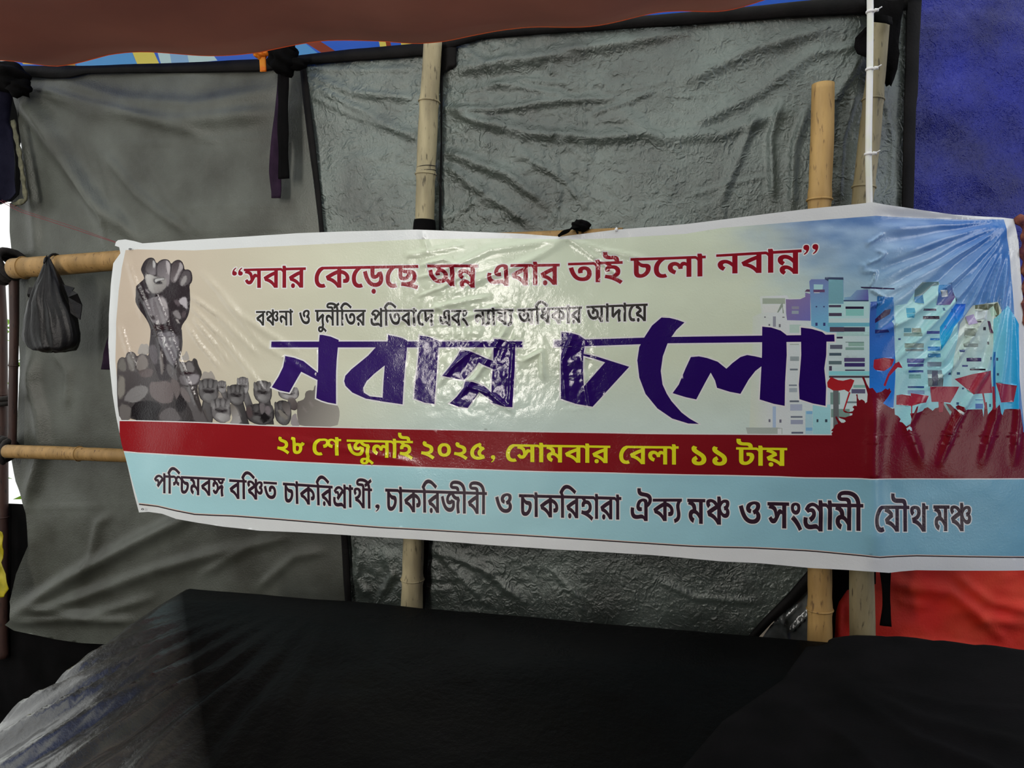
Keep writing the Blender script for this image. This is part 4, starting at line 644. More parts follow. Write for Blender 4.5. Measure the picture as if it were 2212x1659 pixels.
# lower floors of the left block
for q, c in (((385,325,455,360), rgb(126,138,140)), ((384,420,445,434), rgb(96,106,112)), ((376,544,438,556), rgb(104,114,122)), ((378,572,440,604), rgb(134,146,152)), ((382,668,455,682), rgb(86,94,104)),
             ((386,698,480,748), rgb(140,150,166)), ((390,790,482,804), rgb(92,100,112)), ((390,820,486,854), rgb(128,136,154)), ((396,914,488,928), rgb(74,80,96)),
             ((250,715,275,880), rgb(140,160,188)), ((218,815,232,838), rgb(90,92,104)), ((302,817,318,842), rgb(90,92,104)), ((505,750,560,940), rgb(140,172,184)), ((512,752,560,775), rgb(104,148,178)), ((510,880,560,905), rgb(104,148,178)),
             ((562,700,700,940), rgb(130,176,182)), ((592,815,606,838), rgb(46,60,72)), ((658,815,676,838), rgb(46,60,72))):
    R(B8, *q, c)
put([(40,880),(285,880),(325,885),(325,938),(285,938),(55,936)], rgb(140,150,144), B8, 0); R(B8, 288, 888, 320, 938, rgb(176,190,186))
for q, c in (((710,405,1035,468), rgb(160,186,186)), ((690,400,712,436), dark), ((815,428,968,437), rgb(40,36,64)), ((688,440,1035,472), rgb(112,176,180)), ((690,476,1035,492), rgb(60,52,60)),
             ((875,500,1030,740), rgb(168,186,180)), ((880,548,975,570), rgb(110,148,140)), ((865,580,972,614), rgb(76,76,100)), ((830,676,905,690), rgb(90,108,110)), ((700,606,775,700), rgb(96,124,118)), ((705,735,850,800), rgb(100,126,118)), ((722,570,765,880), rgb(84,88,90))):
    R(B8, *q, c)
# blue shaft between the blocks
put([(1880,652),(1905,650),(1930,700),(1935,790),(1930,880),(1878,880),(1878,700)], grad((1880, 660), (1930, 860), rgb(48,78,140), rgb(30,104,180)), None, 0)
put([(1895,640),(1930,642),(1932,690),(1890,720)], rgb(38,96,150), None, 0); put([(0,640),(150,500),(250,480),(230,560),(0,700)], rgb(44,26,58), B5, 0); put([(0,800),(200,800),(220,840),(0,860)], rgb(30,36,84), B5, 0)
# second block
put([(1934,660),(1960,656),(1990,610),(2028,608),(2030,616),(2056,616),(2062,640),(2068,720),(2080,940),(1934,940)], grad((1940, 700), (2050, 800), rgb(142,182,186), rgb(128,178,192)), None, 0)
put([(610,190),(725,68),(985,62),(985,110),(880,130),(700,300),(612,300)], rgb(78,102,104), B5, 0); put([(985,110),(1085,112),(1185,112),(1225,300),(1140,420),(950,420),(960,200)], grad((2030, 620), (2060, 650), rgb(38,110,160), rgb(92,70,112)), B5, 0)
put([(990,195),(1110,190),(1130,285),(1030,300)], rgb(174,190,190), B5, 0); put([(610,300),(745,260),(745,400),(620,380)], rgb(54,112,150), B5, 0)
for q, c in (((485,465,608,545), rgb(50,130,156)), ((485,552,600,618), rgb(58,140,164)), ((740,475,950,508), rgb(58,40,66)), ((745,590,975,638), rgb(44,30,48)), ((445,775,560,840), rgb(60,120,136)), ((570,775,712,845), rgb(118,130,116)), ((445,850,720,902), rgb(110,136,130)),
             ((785,820,1000,865), rgb(60,72,122)), ((460,1010,750,1080), rgb(112,130,122)), ((462,1095,750,1132), rgb(104,120,120)), ((850,930,1000,962), rgb(36,104,160)), ((815,1060,1000,1125), rgb(44,110,160)), ((815,1175,1000,1222), rgb(46,108,152)),
             ((490,1245,752,1312), rgb(66,74,124)), ((500,1325,752,1370), rgb(62,70,118)), ((810,1305,1010,1368), rgb(92,116,136)), ((360,930,400,960), rgb(38,60,110)), ((1040,465,1065,510), rgb(60,90,120))):
    R(B5, *q, c)
put([(1240,405),(1400,402),(1330,600),(1200,760),(1130,940),(1010,1130),(1000,760),(1100,620),(1190,480)], grad((2035, 720), (2080, 660), rgb(24,140,196), rgb(36,92,190)), B5, 0)
for q in ((1075,735,1110,785), (1170,480,1205,535)): R(B5, *q, rgb(34,96,160))
for q, c in (((15,330,290,372), rgb(34,66,124)), ((25,405,248,480), rgb(90,142,138)), ((10,615,300,650), rgb(36,66,110)), ((10,690,305,760), rgb(108,134,158)), ((360,325,610,400), rgb(96,118,124)), ((365,400,625,465), rgb(160,180,176)), ((370,470,640,620), rgb(92,104,104)), ((440,340,540,610), rgb(76,80,92)),
             ((362,180,600,262), rgb(98,116,128)), ((362,30,590,98), rgb(54,112,148))):
    R(B7, *q, c)
# third block
put([(2072,700),(2092,668),(2100,660),(2155,652),(2160,670),(2152,740),(2140,800),(2150,940),(2060,940),(2056,800)], grad((2080, 700), (2150, 860), rgb(166,178,166), rgb(124,176,190)), None, 0)
put([(1540,420),(1830,405),(1890,380),(1900,560),(1860,620),(1830,430),(1740,495),(1540,480)], rgb(84,90,72), B5, 0); R(B5, 1540, 505, 1710, 650, rgb(168,180,180)); put([(1750,480),(1830,430),(1875,570),(1800,600)], rgb(148,174,156), B5, 0)
for q, c in (((1370,780,1530,895), rgb(118,130,120)), ((1360,1015,1580,1065), rgb(116,130,124)), ((1410,1235,1635,1290), rgb(52,42,78)), ((1300,1110,1375,1145), rgb(70,84,122)), ((1345,1345,1430,1372), rgb(62,70,112)), ((1460,1400,1690,1427), rgb(36,30,44)), ((1655,760,1700,810), rgb(46,48,44)), ((1560,668,1610,690), rgb(50,50,60)), ((1725,985,1755,1030), rgb(72,76,78))):
    R(B5, *q, c)
put([(1720,665),(1770,670),(1820,860),(1770,850)], rgb(66,34,54), B5, 0); put([(1380,600),(1520,560),(1570,700),(1440,730)], rgb(140,130,160), B5, 0)
put([(2146,690),(2175,660),(2200,700),(2200,960),(2135,960),(2140,800)], grad((2140, 800), (2195, 800), rgb(112,176,200), rgb(30,136,200)), None, 0)
put([(1530,0),(1580,0),(1580,900),(1545,900)], rgb(26,86,140), B7, 0)
for q in ((1465,90,1495,145), (1590,105,1622,160), (1600,380,1632,425), (735,370,785,415), (890,365,945,410), (885,905,930,950), (980,640,1020,672), (1475,935,1505,990)): R(B7, *q, rgb(48,72,100))
R(B7, 1225, 930, 1365, 1020, rgb(70,100,150)); R(B7, 1225, 855, 1365, 868, rgb(60,96,140))
# crowd silhouette and flags
red = rgb(128,20,26); redd = rgb(104,16,22)
redf = grad((300, 950), (2200, 960), rgb(120,20,25), rgb(88,13,22))
put([(700,942),(720,910),(705,905),(725,880),(735,860),(760,850),(738,800),(745,790),(765,820),(785,842),(805,842),(820,832),(812,820),(770,805),(765,795),(815,800),(845,790),(870,783),(872,770),(850,768),(815,764),(800,752),(808,745),(840,760),(875,752),(885,735),(872,720),(890,708),(905,712),(905,640),(900,622),(912,620),(915,650),(925,668),(945,660),(965,672),(972,690),(985,680),(990,620),(980,580),(960,520),(945,486),(965,488),(985,540),(1005,575),(1030,570),(1060,610),(1100,600),(1130,575),(1150,585),(1160,570),(1175,600),(1150,640),(1110,690),(1150,715),(1185,735),(1200,730),(1205,780),(1230,790),(1250,815),(1240,835),(1262,840),(1290,870),(1322,850),(1330,812),(1322,770),(1350,765),(1370,720),(1382,708),(1378,740),(1372,765),(1420,750),(1435,730),(1460,722),(1480,735),(1500,750),(1520,730),(1545,725),(1560,680),(1590,690),(1640,700),(1670,730),(1700,750),(1680,718),(1700,705),(1740,720),(1755,745),(1770,740),(1890,738),(1900,800),(1910,690),(1925,680),(1935,780),(1965,740),(1975,690),(1985,735),(2020,700),(2035,770),(2045,785),(2060,740),(2080,735),(2180,735),(2205,880),(2212,1010),(2240,1270),(600,1270),(560,950),(640,942)],
    redf, B8, 0)
put([(1290,885),(1315,868),(1332,880),(1335,905),(1320,900),(1310,890),(1298,905)], rgb(150,180,186), B8, 0)
put([(1580,690),(1600,690),(1650,760),(1640,785),(1610,740)], rgb(110,140,136), B8, 0); put([(1690,745),(1705,740),(1745,765),(1735,782),(1705,765)], rgb(170,180,176), B8, 0)
for q in ([(680,520),(705,485),(760,510),(800,515),(860,500),(888,512),(870,560),(845,605),(810,585),(770,592),(720,590),(662,555)], [(1215,628),(1260,622),(1330,632),(1330,612),(1467,632),(1445,685),(1400,690),(1335,712),(1215,702)],
          [(1475,560),(1560,560),(1708,562),(1680,620),(1640,688),(1570,680),(1490,680)], [(1672,502),(1800,465),(1930,440),(1955,435),(1965,610),(1810,620),(1760,575)], [(1990,530),(2150,552),(2130,680),(2030,685),(2010,610)],
          [(845,603),(858,606),(808,752),(798,748)], [(1330,705),(1340,705),(1335,780),(1328,780)], [(1888,612),(1902,612),(1925,735),(1912,740)], [(1545,680),(1590,680),(1580,760),(1550,760)],
          [(1040,350),(1120,335),(1200,345),(1180,400),(1120,440),(1050,430),(1035,410)], [(1205,380),(1235,365),(1262,415),(1225,410),(1160,480),(1130,560),(1115,550),(1150,460)], [(1965,560),(1982,560),(1990,740),(1970,740)]):
    put(q, grad((1790, 820), (2200, 880), rgb(140,28,32), rgb(124,44,60)), B8, 0)
build_layers = layers; layers = []

# ---- ground of the print
def art(x, y):
    t = np.clip((x-300)/700, 0, 1)[:,None]; c = np.array(rgb(162,150,135))*(1-t) + np.array(rgb(172,182,162))*t
    low = np.clip((y-780)/140, 0, 1)[:,None]*np.clip((x-650)/300, 0, 1)[:,None]; c = c*(1-low*.6) + np.array(rgb(162,184,182))*low*.6
    s = np.clip((x - 1560 + .55*(600-y) + 30*fbm(x/60, y/30, 3)) / 330, 0, 1)[:,None]; s = s*s*(3-2*s)
    streak = np.clip(.5 + .5*fbm(x/90 + y/60, y/26 - x/150, 8), 0, 1)[:,None]
    top = np.clip((690 - y)/200, 0, 1)[:,None]
    sky = (np.array(rgb(52,90,142))*streak + np.array(rgb(128,154,182))*(1-streak))*top + np.array(rgb(140,172,186))*(1-top)
    bl = np.clip((x-1900)/230, 0, 1)[:,None]
    sky = sky*(1-.75*bl) + np.array(rgb(30,88,152))*.75*bl
    return c*(1-s) + sky*s
def lower(x, y):
    t = np.clip((x-1150)/1000, 0, 1)[:,None]; n = (.5+.4*fbm(x/260, y/50, 5, 2))[:,None]
    return (np.array(rgb(138,176,190))*(1-t) + np.array(rgb(96,142,160))*t) * (.92 + .12*n)
OUT = [(258,524),(262,520),(276,518),(292,521),(310,526),(400,519),(520,512),(640,504),(740,500),(900,496),(1000,500),(1130,505),(1210,511),(1240,507),(1330,496),(1480,484),(1640,464),(1750,451),(1850,441),(1885,437),(1915,443),(1980,453),(2060,464),(2165,470),(2190,473),
       (2200,520),(2206,600),(2214,700),(2228,800),(2250,950),(2262,1100),(2268,1233),(2212,1232),(2050,1232),(1980,1231),(1945,1234),(1920,1237),(1890,1235),(1830,1231),(1750,1227),(1640,1217),(1560,1213),(1400,1199),(1200,1187),(1070,1178),(900,1165),(740,1155),(640,1150),(560,1147),(480,1138),(430,1130),(380,1121),(350,1110),(320,1106),(300,1107),
       (291,1070),(278,1010),(266,960),(256,900),(248,850),(242,790),(240,740),(242,680),(246,620),(252,570),(266,548),(264,535),(256,532)]
ARTP = [(276,541),(300,539),(420,541),(560,534),(740,525),(900,517),(1000,516),(1100,515),(1240,517),(1330,514),(1480,505),(1560,492),(1700,481),(1870,468),(1892,466),(1980,470),(2080,474),(2168,474),
        (2180,540),(2186,620),(2190,700),(2198,800),(2208,880),(2216,950),(2224,1100),(2226,1204),(1980,1200),(1940,1201),(1910,1204),(1870,1201),(1750,1190),(1620,1184),(1560,1182),(1480,1180),(1380,1173),(1100,1155),(820,1139),(700,1130),(500,1115),(425,1112),(400,1108),(350,1097),(306,1092),
        (297,1050),(284,1000),(276,965),(266,920),(259,850),(255,780),(257,700),(262,630),(268,580)]
def top_of(x): return np.interp(x, [258,420,590,1150,1400,1720,2300], [909,913,921,933.5,938,940,941])
def bot_of(x): return np.interp(x, [258,277,400,590,780,1080,1150,1400,1720,1740,1921,2300], [972,976,983,994.5,1003,1014.5,1017,1023,1029,1031,1033.5,1033])
xs = [262] + list(range(300, 2230, 60)) + [2226]
def band(f0, f1, d0=0, d1=0): return orient([(x, float(f0(x))+d0) for x in xs] + [(x, float(f1(x))+d1) for x in xs[::-1]], 1)
xl = [300] + list(range(340, 2220, 40)) + [2226]
lineY = lambda x: np.interp(x, [300,340,400,425,500,700,820,1100,1380,1480,1620,1750,1870,1910,1940,1980,2226], [1089,1094,1108,1112,1115,1130,1139,1155,1173,1180,1184,1190,1201,1204,1201,1199.5,1204])
redband = grad((300, 950), (2200, 960), rgb(120,20,25), rgb(88,13,22))
artfix = orient(ARTP, 1)
LAY = [([artfix], art)] + build_layers + fist_layers
LAY += [([band(top_of, bot_of, -2.2, 2.4)], rgb(215,205,205)), ([band(top_of, bot_of)], redband)]
LAY += [([orient([(1797,934),(2226,934),(2226,960),(1797,960)], 1)], redband)]
LAY += [([orient([(x, float(bot_of(x))+2.4) for x in [270]+xs[1:]] + [(x, float(lineY(x))) for x in xl[::-1]], 1)], lower)]
LAY += [([orient([(x, float(lineY(x))-2.6) for x in xl] + [(x, float(lineY(x))-1) for x in xl[::-1]], 1)], rgb(180,160,150)),
        ([orient([(x, float(lineY(x))-1) for x in xl] + [(x, float(lineY(x))+1.6) for x in xl[::-1]], 1)], rgb(36,32,36))]
LAY += [(halo(text1, 2.2), rgb(232,214,204)), (text1, grad((500, 580), (1760, 560), rgb(110,22,34), rgb(114,15,28)))]
LAY += [(halo(text2, 2.0), rgb(222,220,208)), (text2, rgb(40,40,38))]
LAY += [(halo(head, 3.0), rgb(206,206,226)), (head, grad((600, 800), (1500, 800), rgb(38,17,80), rgb(28,6,74)))]
LAY += [(halo(text4, 1.1), rgb(86,14,10)), (text4, rgb(184,184,28))]
LAY += [(halo(text5, 2.2), rgb(178,212,224)), (text5, rgb(42,28,38))]
BR = [([(292,600),(330,690),(385,800)], 5, .0035), ([(325,600),(370,720),(430,880)], 4, .003), ([(330,640),(345,730),(352,790)], 4, .002), ([(415,640),(470,680),(560,770)], 5, .0035), ([(412,660),(480,730),(580,850)], 5, .0035),
      ([(420,690),(470,750),(500,790)], 4, .003), ([(405,700),(430,740),(480,800)], 4, .003), ([(440,590),(520,680),(640,760)], 7, .003), ([(480,640),(560,740),(660,800)], 5, .0025), ([(280,560),(300,640),(310,690)], 6, .002), ([(265,700),(280,760),(300,800)], 5, .0025),
      ([(912,504),(922,530),(926,545),(882,553),(950,540),(1000,530)], 4, .004), ([(905,575),(960,560),(985,572),(950,590),(900,600)], 4, .003), ([(905,640),(960,620),(1010,590)], 4, .003), ([(850,700),(960,660),(1060,640)], 6, .003),
      ([(930,655),(990,690),(1080,660)], 5, .003), ([(1040,740),(980,790),(950,830)], 6, .004), ([(1100,700),(1040,800),(990,860)], 6, .004), ([(1110,720),(1100,880)], 3, .002), ([(1000,830),(1060,850),(1110,890)], 4, .004),
      ([(1130,780),(1170,760),(1175,820)], 5, .004), ([(1225,515),(1270,545),(1340,600)], 3.5, .003), ([(1225,515),(1300,540),(1400,560)], 5, .002), ([(1225,515),(1150,560),(1000,620)], 9, .003), ([(1225,515),(1060,540),(930,600)], 8, .003),
      ([(1240,720),(1215,780),(1222,860)], 5, .003), ([(1265,740),(1262,800),(1275,880)], 4, .0025), ([(580,940),(700,960),(900,1000)], 6, .0015),
      ([(2178,485),(2040,520),(1905,570)], 10, .004), ([(2178,488),(2050,560),(1905,640)], 9, .005), ([(2178,490),(2080,590),(1960,690),(1900,720)], 7, .006), ([(2175,500),(2090,620),(1985,730),(1935,780)], 6, .006),
      ([(2170,520),(2100,650),(2030,750),(1960,800)], 6, .006), ([(2172,530),(2120,690),(2060,790),(2000,840)], 6, .006), ([(2178,560),(2155,700),(2130,800),(2060,920),(2030,1000)], 7, .006), ([(2184,600),(2170,760),(2150,900),(2120,1000)], 9, .004),
      ([(2188,640),(2195,760),(2200,900),(2190,1000)], 9, .004), ([(1908,505),(1872,530)], 3, .004), ([(1892,542),(1910,548),(1900,560),(1862,576),(1864,585),(1892,588),(1888,605),(1876,622)], 3, .004), ([(1880,625),(1905,640),(1900,655),(1880,665)], 3, .004),
      ([(2000,850),(1960,920),(1990,1000)], 10, .003), ([(1890,860),(1885,1000),(1890,1200)], 22, .006), ([(1700,1120),(1780,1110),(1850,1100)], 16, .003), ([(2030,790),(2060,740),(2110,690)], 8, .004)]
def banner_h(X, Y):
    H = ridges(X, Y, [(p_, w_*.9, a_*1.7) for p_, w_, a_ in BR])
    H += .0042*fbm(X/260, Y/150, 2, 2) + .0010*fbm(X/60, Y/60, 4, 2)
    c = np.exp(-(((X-1040)/125)**2 + ((Y-760)/130)**2)) + .7*np.exp(-(((X-1240)/50)**2 + ((Y-800)/90)**2)) + .8*np.exp(-(((X-960)/70)**2 + ((Y-610)/70)**2)) + .9*np.exp(-(((X-2115)/30)**2 + ((Y-720)/80)**2)) + .35*np.exp(-(((X-620)/90)**2 + ((Y-800)/50)**2))
    H += .0075 * c * crumple(X/34, Y/30, 5)
    H += .0030 * np.clip(c, .03, 1) * crumple(X/16, Y/18, 9)
    e = np.clip((X-255)/70, 0, 1)
    H += .012*(1-e)*(1-e)                       # left edge curls forward
    rad = np.arctan2(Y-480, 2176-X); fan = np.clip((X-1880)/60, 0, 1)*np.clip((2200-X)/60, 0, 1)*np.clip(1-(Y-480)/620, 0, 1)
    H += .0055*fan*np.sin(rad*34 + 1.2*fbm(X/90, Y/90, 11, 2))*np.clip(np.hypot(X-2176, Y-480)/220, 0, 1)
    return H
m_banner = print_mat('banner_vinyl', rough=.13, bump=.10, bscale=150, spec=.55, crinkle=.05, cscale=60)
banner = sheet('banner', OUT, lambda x, y: wallpt(x, y, 0), banner_h, m_banner, spacing=6, layers=LAY,
               soft=(1+len(build_layers), 1+len(build_layers)+len(fist_layers)), base=rgb(178,192,226), fine=[(870,560,1180,900,3), (1200,690,1290,890,3), (1880,480,2200,900,4), (270,560,470,900,4)])
tag(banner, 'wide printed vinyl protest banner with Bengali lettering, raised fists and tower blocks', 'banner')

# ------------------------------------------------------------ tarpaulins of the wall
TO = 0.142                       # tarpaulin plane, metres behind the banner's plane
m_silver = mat('silver_tarpaulin', rgb(47,48,42), rgb(68,71,65), rough=.30, rough2=.5, scale=5, bump=.35, bscale=170, crinkle=.12, cscale=60, spec=.55, metal=.12)
m_silver2 = mat('silver_tarpaulin_crumpled', rgb(50,56,52), rgb(74,83,78), rough=.18, rough2=.32, scale=5, bump=.6, bscale=130, crinkle=.5, cscale=36, spec=.9, metal=.3, coat=.4, coat_rough=.09)
m_blacktape = mat('black_edging', (.004,.004,.004), (.009,.008,.008), rough=.6, scale=14, bump=.3, bscale=120, spec=.12)
m_blackcloth = mat('black_cloth', (.003,.003,.003), (.006,.0055,.006), rough=.85, scale=10, bump=.4, bscale=200, spec=.06)
m_purple = mat('dark_purple_cloth', (.016,.007,.020), (.030,.014,.034), rough=.8, scale=20, bump=.4, bscale=200, spec=.15)
m_bluetarp = mat('blue_tarpaulin', rgb(6,12,72), rgb(9,22,112), rough=.28, rough2=.42, scale=4, bump=.5, bscale=110, crinkle=.6, cscale=70, spec=.3, coat=.2, coat_rough=.12)
m_red = mat('red_cloth', rgb(190,30,18,.42), rgb(226,48,26,.42), rough=.7, scale=7, bump=.3, bscale=160)
m_orange = mat('orange_cloth', rgb(190,88,8), rgb(236,120,20), rough=.6, scale=40, bump=.4, bscale=160, translucent=.25)
m_rope = mat('dark_rope', (.012,.010,.010), (.03,.024,.02), rough=.8, scale=60, bump=.6, bscale=240)
m_poly = mat('black_polythene', (.006,.006,.006), (.012,.011,.012), rough=.3, rough2=.45, scale=16, bump=.35, bscale=70, spec=.28)
m_pvc = mat('white_pvc', rgb(196,198,184), rgb(178,182,170), rough=.35, scale=30, bump=.05)
m_tie = mat('white_nylon', rgb(214,214,210), rough=.4)
m_clear = mat('grey_polythene', rgb(52,56,56), rgb(84,88,88), rough=.2, scale=12, bump=.3, bscale=60, spec=.7, metal=.2)
m_yellow = mat('yellow_plastic', rgb(110,104,10), rgb(140,128,16), rough=.5, scale=20)
m_thread = mat('red_thread', rgb(96,24,34), rough=.7)

TL = [([(32,190),(130,330),(215,440),(300,520)], 15, .016), ([(60,200),(150,330),(250,520)], 16, .010), ([(60,180),(200,240),(400,262),(600,240)], 20, .012), ([(110,172),(260,215),(420,228),(600,196)], 16, .009),
      ([(30,200),(60,320),(75,480),(80,560)], 12, .008), ([(40,190),(230,230),(330,262),(460,300)], 11, .006), ([(180,306),(350,310),(600,292)], 3, .0022), ([(186,308),(215,400),(232,490)], 3, .003), ([(440,315),(442,500)], 2.5, .0015), ([(465,320),(455,490)], 2.5, .001),
      ([(225,330),(300,420),(400,500)], 11, .009), ([(215,320),(240,420),(280,500)], 5, .004), ([(395,497),(540,496),(665,486)], 3, .002), ([(350,450),(500,445),(650,440)], 4, .0014), ([(300,340),(360,430),(430,500)], 6, .004),
      ([(230,470),(225,520),(238,560)], 5, .004), ([(224,600),(216,700),(214,860)], 4, .002), ([(75,760),(72,830),(92,900),(98,960),(60,1090)], 13, .016), ([(120,760),(150,800),(145,880)], 8, .006),
      ([(28,1330),(150,1250),(300,1170),(420,1110)], 14, .014), ([(28,1336),(180,1290),(340,1230),(520,1180)], 12, .009), ([(30,1345),(140,1335),(290,1340)], 9, .010), ([(60,1310),(200,1330),(330,1290)], 8, .006), ([(185,1250),(215,1130),(240,1110)], 9, .006),
      ([(440,1240),(540,1180),(620,1160)], 10, .006), ([(560,1270),(640,1200),(700,1190)], 9, .006), ([(20,1100),(260,1090),(330,1092)], 3, .0015)]
TR = [([(655,160),(760,200),(905,215)], 9, .008), ([(655,175),(740,220),(905,300)], 10, .010), ([(660,200),(760,250),(900,300)], 7, .006), ([(650,150),(800,155),(905,150)], 7, .005), ([(700,520),(690,420),(690,330)], 6, .004),
      ([(955,155),(1050,145),(1200,120),(1480,70)], 14, .016), ([(985,100),(1060,140),(1140,110)], 8, .006), ([(955,235),(1060,240),(1200,220),(1330,215)], 8, .012), ([(955,235),(1030,262),(1150,290),(1300,300),(1420,290)], 13, .016),
      ([(955,325),(1010,345),(1100,380),(1180,440)], 12, .016), ([(950,350),(1050,420),(1160,490)], 11, .012), ([(1060,180),(1160,195),(1230,210)], 6, .008), ([(1000,200),(1130,172),(1250,185)], 5, .006),
      ([(1270,252),(1350,225),(1410,200)], 4, .007), ([(1290,200),(1380,195),(1460,170)], 3, .004), ([(1260,110),(1262,260),(1268,480)], 2.5, .003), ([(1330,240),(1420,300),(1560,290),(1700,240)], 14, .010), ([(1480,180),(1620,110),(1800,60)], 14, .009),
      ([(1480,280),(1640,200),(1790,90)], 14, .008), ([(1120,330),(1220,390),(1260,440)], 7, .007), ([(960,480),(1020,440),(1060,400)], 5, .005), ([(1200,330),(1210,420),(1190,490)], 5, .005), ([(1640,235),(1600,330),(1555,440)], 9, .008),
      ([(1690,215),(1665,300),(1670,430)], 8, .014), ([(1745,230),(1715,320),(1710,450)], 8, .013), ([(1760,120),(1850,100)], 9, .006), ([(1870,110),(1800,220),(1790,330)], 10, .010), ([(1850,200),(1820,300),(1812,430)], 5, .008),
      ([(1480,430),(1560,400),(1660,380)], 4, .003), ([(920,1180),(1050,1230),(1130,1300)], 8, .008), ([(940,1185),(1010,1260),(1060,1310)], 6, .006), ([(1190,1230),(1250,1290),(1260,1330)], 5, .005), ([(780,1180),(770,1250),(800,1290)], 8, .010), ([(830,1190),(850,1240),(820,1290)], 8, .009),
      ([(1420,1250),(1500,1290),(1640,1300)], 6, .005), ([(1890,120),(1930,300),(1925,430)], 8, .006)]
def hl(X, Y):
    return ridges(X, Y, [(p_, w_, a_*1.7) for p_, w_, a_ in TL]) + .006*fbm(X/190, Y/170, 21, 3) + .0014*crumple(X/26, Y/22, 23)
def hr(X, Y):
    c = np.clip(np.exp(-(((X-1090)/260)**2 + ((Y-260)/260)**2))*1.3 + .22 + .8*np.exp(-(((X-960)/260)**2 + ((Y-1250)/80)**2)), 0, 1)
    return ridges(X, Y, TR) + .006*fbm(X/200, Y/160, 31, 3) + 0.0115*c*crumple(X/40, Y/26, 33) + .0055*c*crumple(X/14, Y/12, 35)
tarpmap = lambda off: (lambda x, y: wallpt(x, y, off))
LEFT = [(38,168),(60,158),(640,128),(655,128),(668,300),(690,500),(715,800),(735,1100),(752,1330),(640,1340),(420,1360),(250,1392),(180,1388),(120,1380),(30,1362),(10,1350),(26,1338),(20,1300),(34,1240),(60,1180),(56,1100),(34,1040),(24,985),(36,930),(44,800),(40,650),(30,590),(22,500),(22,440),(42,420),(56,330),(44,240),(30,200)]
left_tarp = sheet('tarpaulin', LEFT, tarpmap(TO), hl, m_silver, spacing=7)
tag(left_tarp, 'grey silver tarpaulin hung as left part of wall, black plastic bag before it', 'tarpaulin')
RIGHT = [(655,128),(740,118),(920,98),(1060,78),(1480,40),(1680,22),(1880,4),(1958,-6),(1960,100),(1972,300),(1970,440),(1966,800),(1850,1130),(1790,1180),(1735,1262),(1690,1310),(1640,1372),(1600,1400),(1200,1420),(760,1400),(752,1330),(735,1100),(715,800),(690,500),(668,300)]
right_tarp = sheet('tarpaulin', RIGHT, tarpmap(TO+.004), hr, m_silver2, spacing=5)
tag(right_tarp, 'shiny crumpled silver tarpaulin behind the middle and right bamboo poles', 'tarpaulin')

def strip(name, pts_top, pts_bot, off, m, parent=None, bulge=.008, n=60, wob=.003, seed=0, k=8):
    """A rolled hem or tape between two edge lines of the photograph, bulging out of the wall."""
    V = []; Fc = []
    tx = [p[0] for p in pts_top]; bx = [p[0] for p in pts_bot]
    for i in range(n+1):
        u = i/n
        def at(P):
            L = [0]
            for a, b in zip(P[:-1], P[1:]): L.append(L[-1] + math.hypot(b[0]-a[0], b[1]-a[1]))
            s = u*L[-1]
            return np.interp(s, L, [p[0] for p in P]), np.interp(s, L, [p[1] for p in P])
        a = at(pts_top); b = at(pts_bot)
        w = wob * float(vnoise(np.array([i*.35]), np.array([seed*3.1]), seed)[0])
        for j in range(k+1):
            t = j/k; x = a[0]+(b[0]-a[0])*t; y = a[1]+(b[1]-a[1])*t
            V.append(wallpt(x, y, off) + NRM*(bulge*math.sin(math.pi*t) + w))
        for j in range(k+1):                      # back side
            t = 1 - j/k; x = a[0]+(b[0]-a[0])*t; y = a[1]+(b[1]-a[1])*t
            V.append(wallpt(x, y, off+.003))
    r = 2*(k+1)
    for i in range(n):
        for j in range(r):
            q = i*r+j; q2 = i*r+(j+1) % r; Fc.append((q, q2, q2+r, q+r))
    Fc.append(tuple(range(r))); Fc.append(tuple(range(n*r, n*r+r))[::-1])
    return link(name, mesh_from(V, Fc), m, parent)
# hems: black rolled top edges, the black edging of the seams, a strip by the pole
strip('top_hem', [(30,142),(190,142),(400,135),(560,128),(645,120)], [(30,172),(60,166),(110,170),(150,169),(185,159),(300,158),(560,155),(645,141)], TO-.012, m_blacktape, left_tarp, .007, seed=1)
strip('seam_edging', [(645,122),(655,220),(672,350),(688,480),(715,800),(745,1300)], [(658,120),(670,220),(686,350),(700,500),(728,800),(762,1330)], TO-.012, m_blacktape, left_tarp, .004, seed=2)
strip('top_hem', [(640,120),(740,108),(920,92),(950,82),(1060,62),(1350,38),(1640,12),(1880,-12),(1960,-20)], [(640,141),(740,134),(920,121),(985,101),(1044,84),(1111,78),(1480,55),(1682,40),(1868,30),(1960,22)], TO-.014, m_blacktape, right_tarp, .008, n=90, seed=3)
strip('side_edging', [(1958,-10),(1956,100),(1952,250),(1948,440),(1944,700)], [(1992,-10),(1986,100),(1983,200),(1979,230),(1974,440),(1972,700)], TO-.012, m_blacktape, right_tarp, .005, n=40, seed=4)
strip('pole_side_strip', [(950,84),(950,150),(952,300),(949,400),(948,500),(935,800),(915,1180),(908,1320)], [(986,84),(986,148),(957,152),(955,300),(954,400),(953,500),(940,800),(926,1180),(918,1320)], TO-.012, m_blacktape, right_tarp, .004, n=70, seed=5)  # black strip down the right side of the tall pole, wide at its top
strip('lower_edging', [(1745,1232),(1700,1285),(1650,1335),(1612,1378)], [(1768,1250),(1722,1300),(1668,1345),(1626,1390)], TO-.014, m_blacktape, right_tarp, .006, n=20, seed=6)

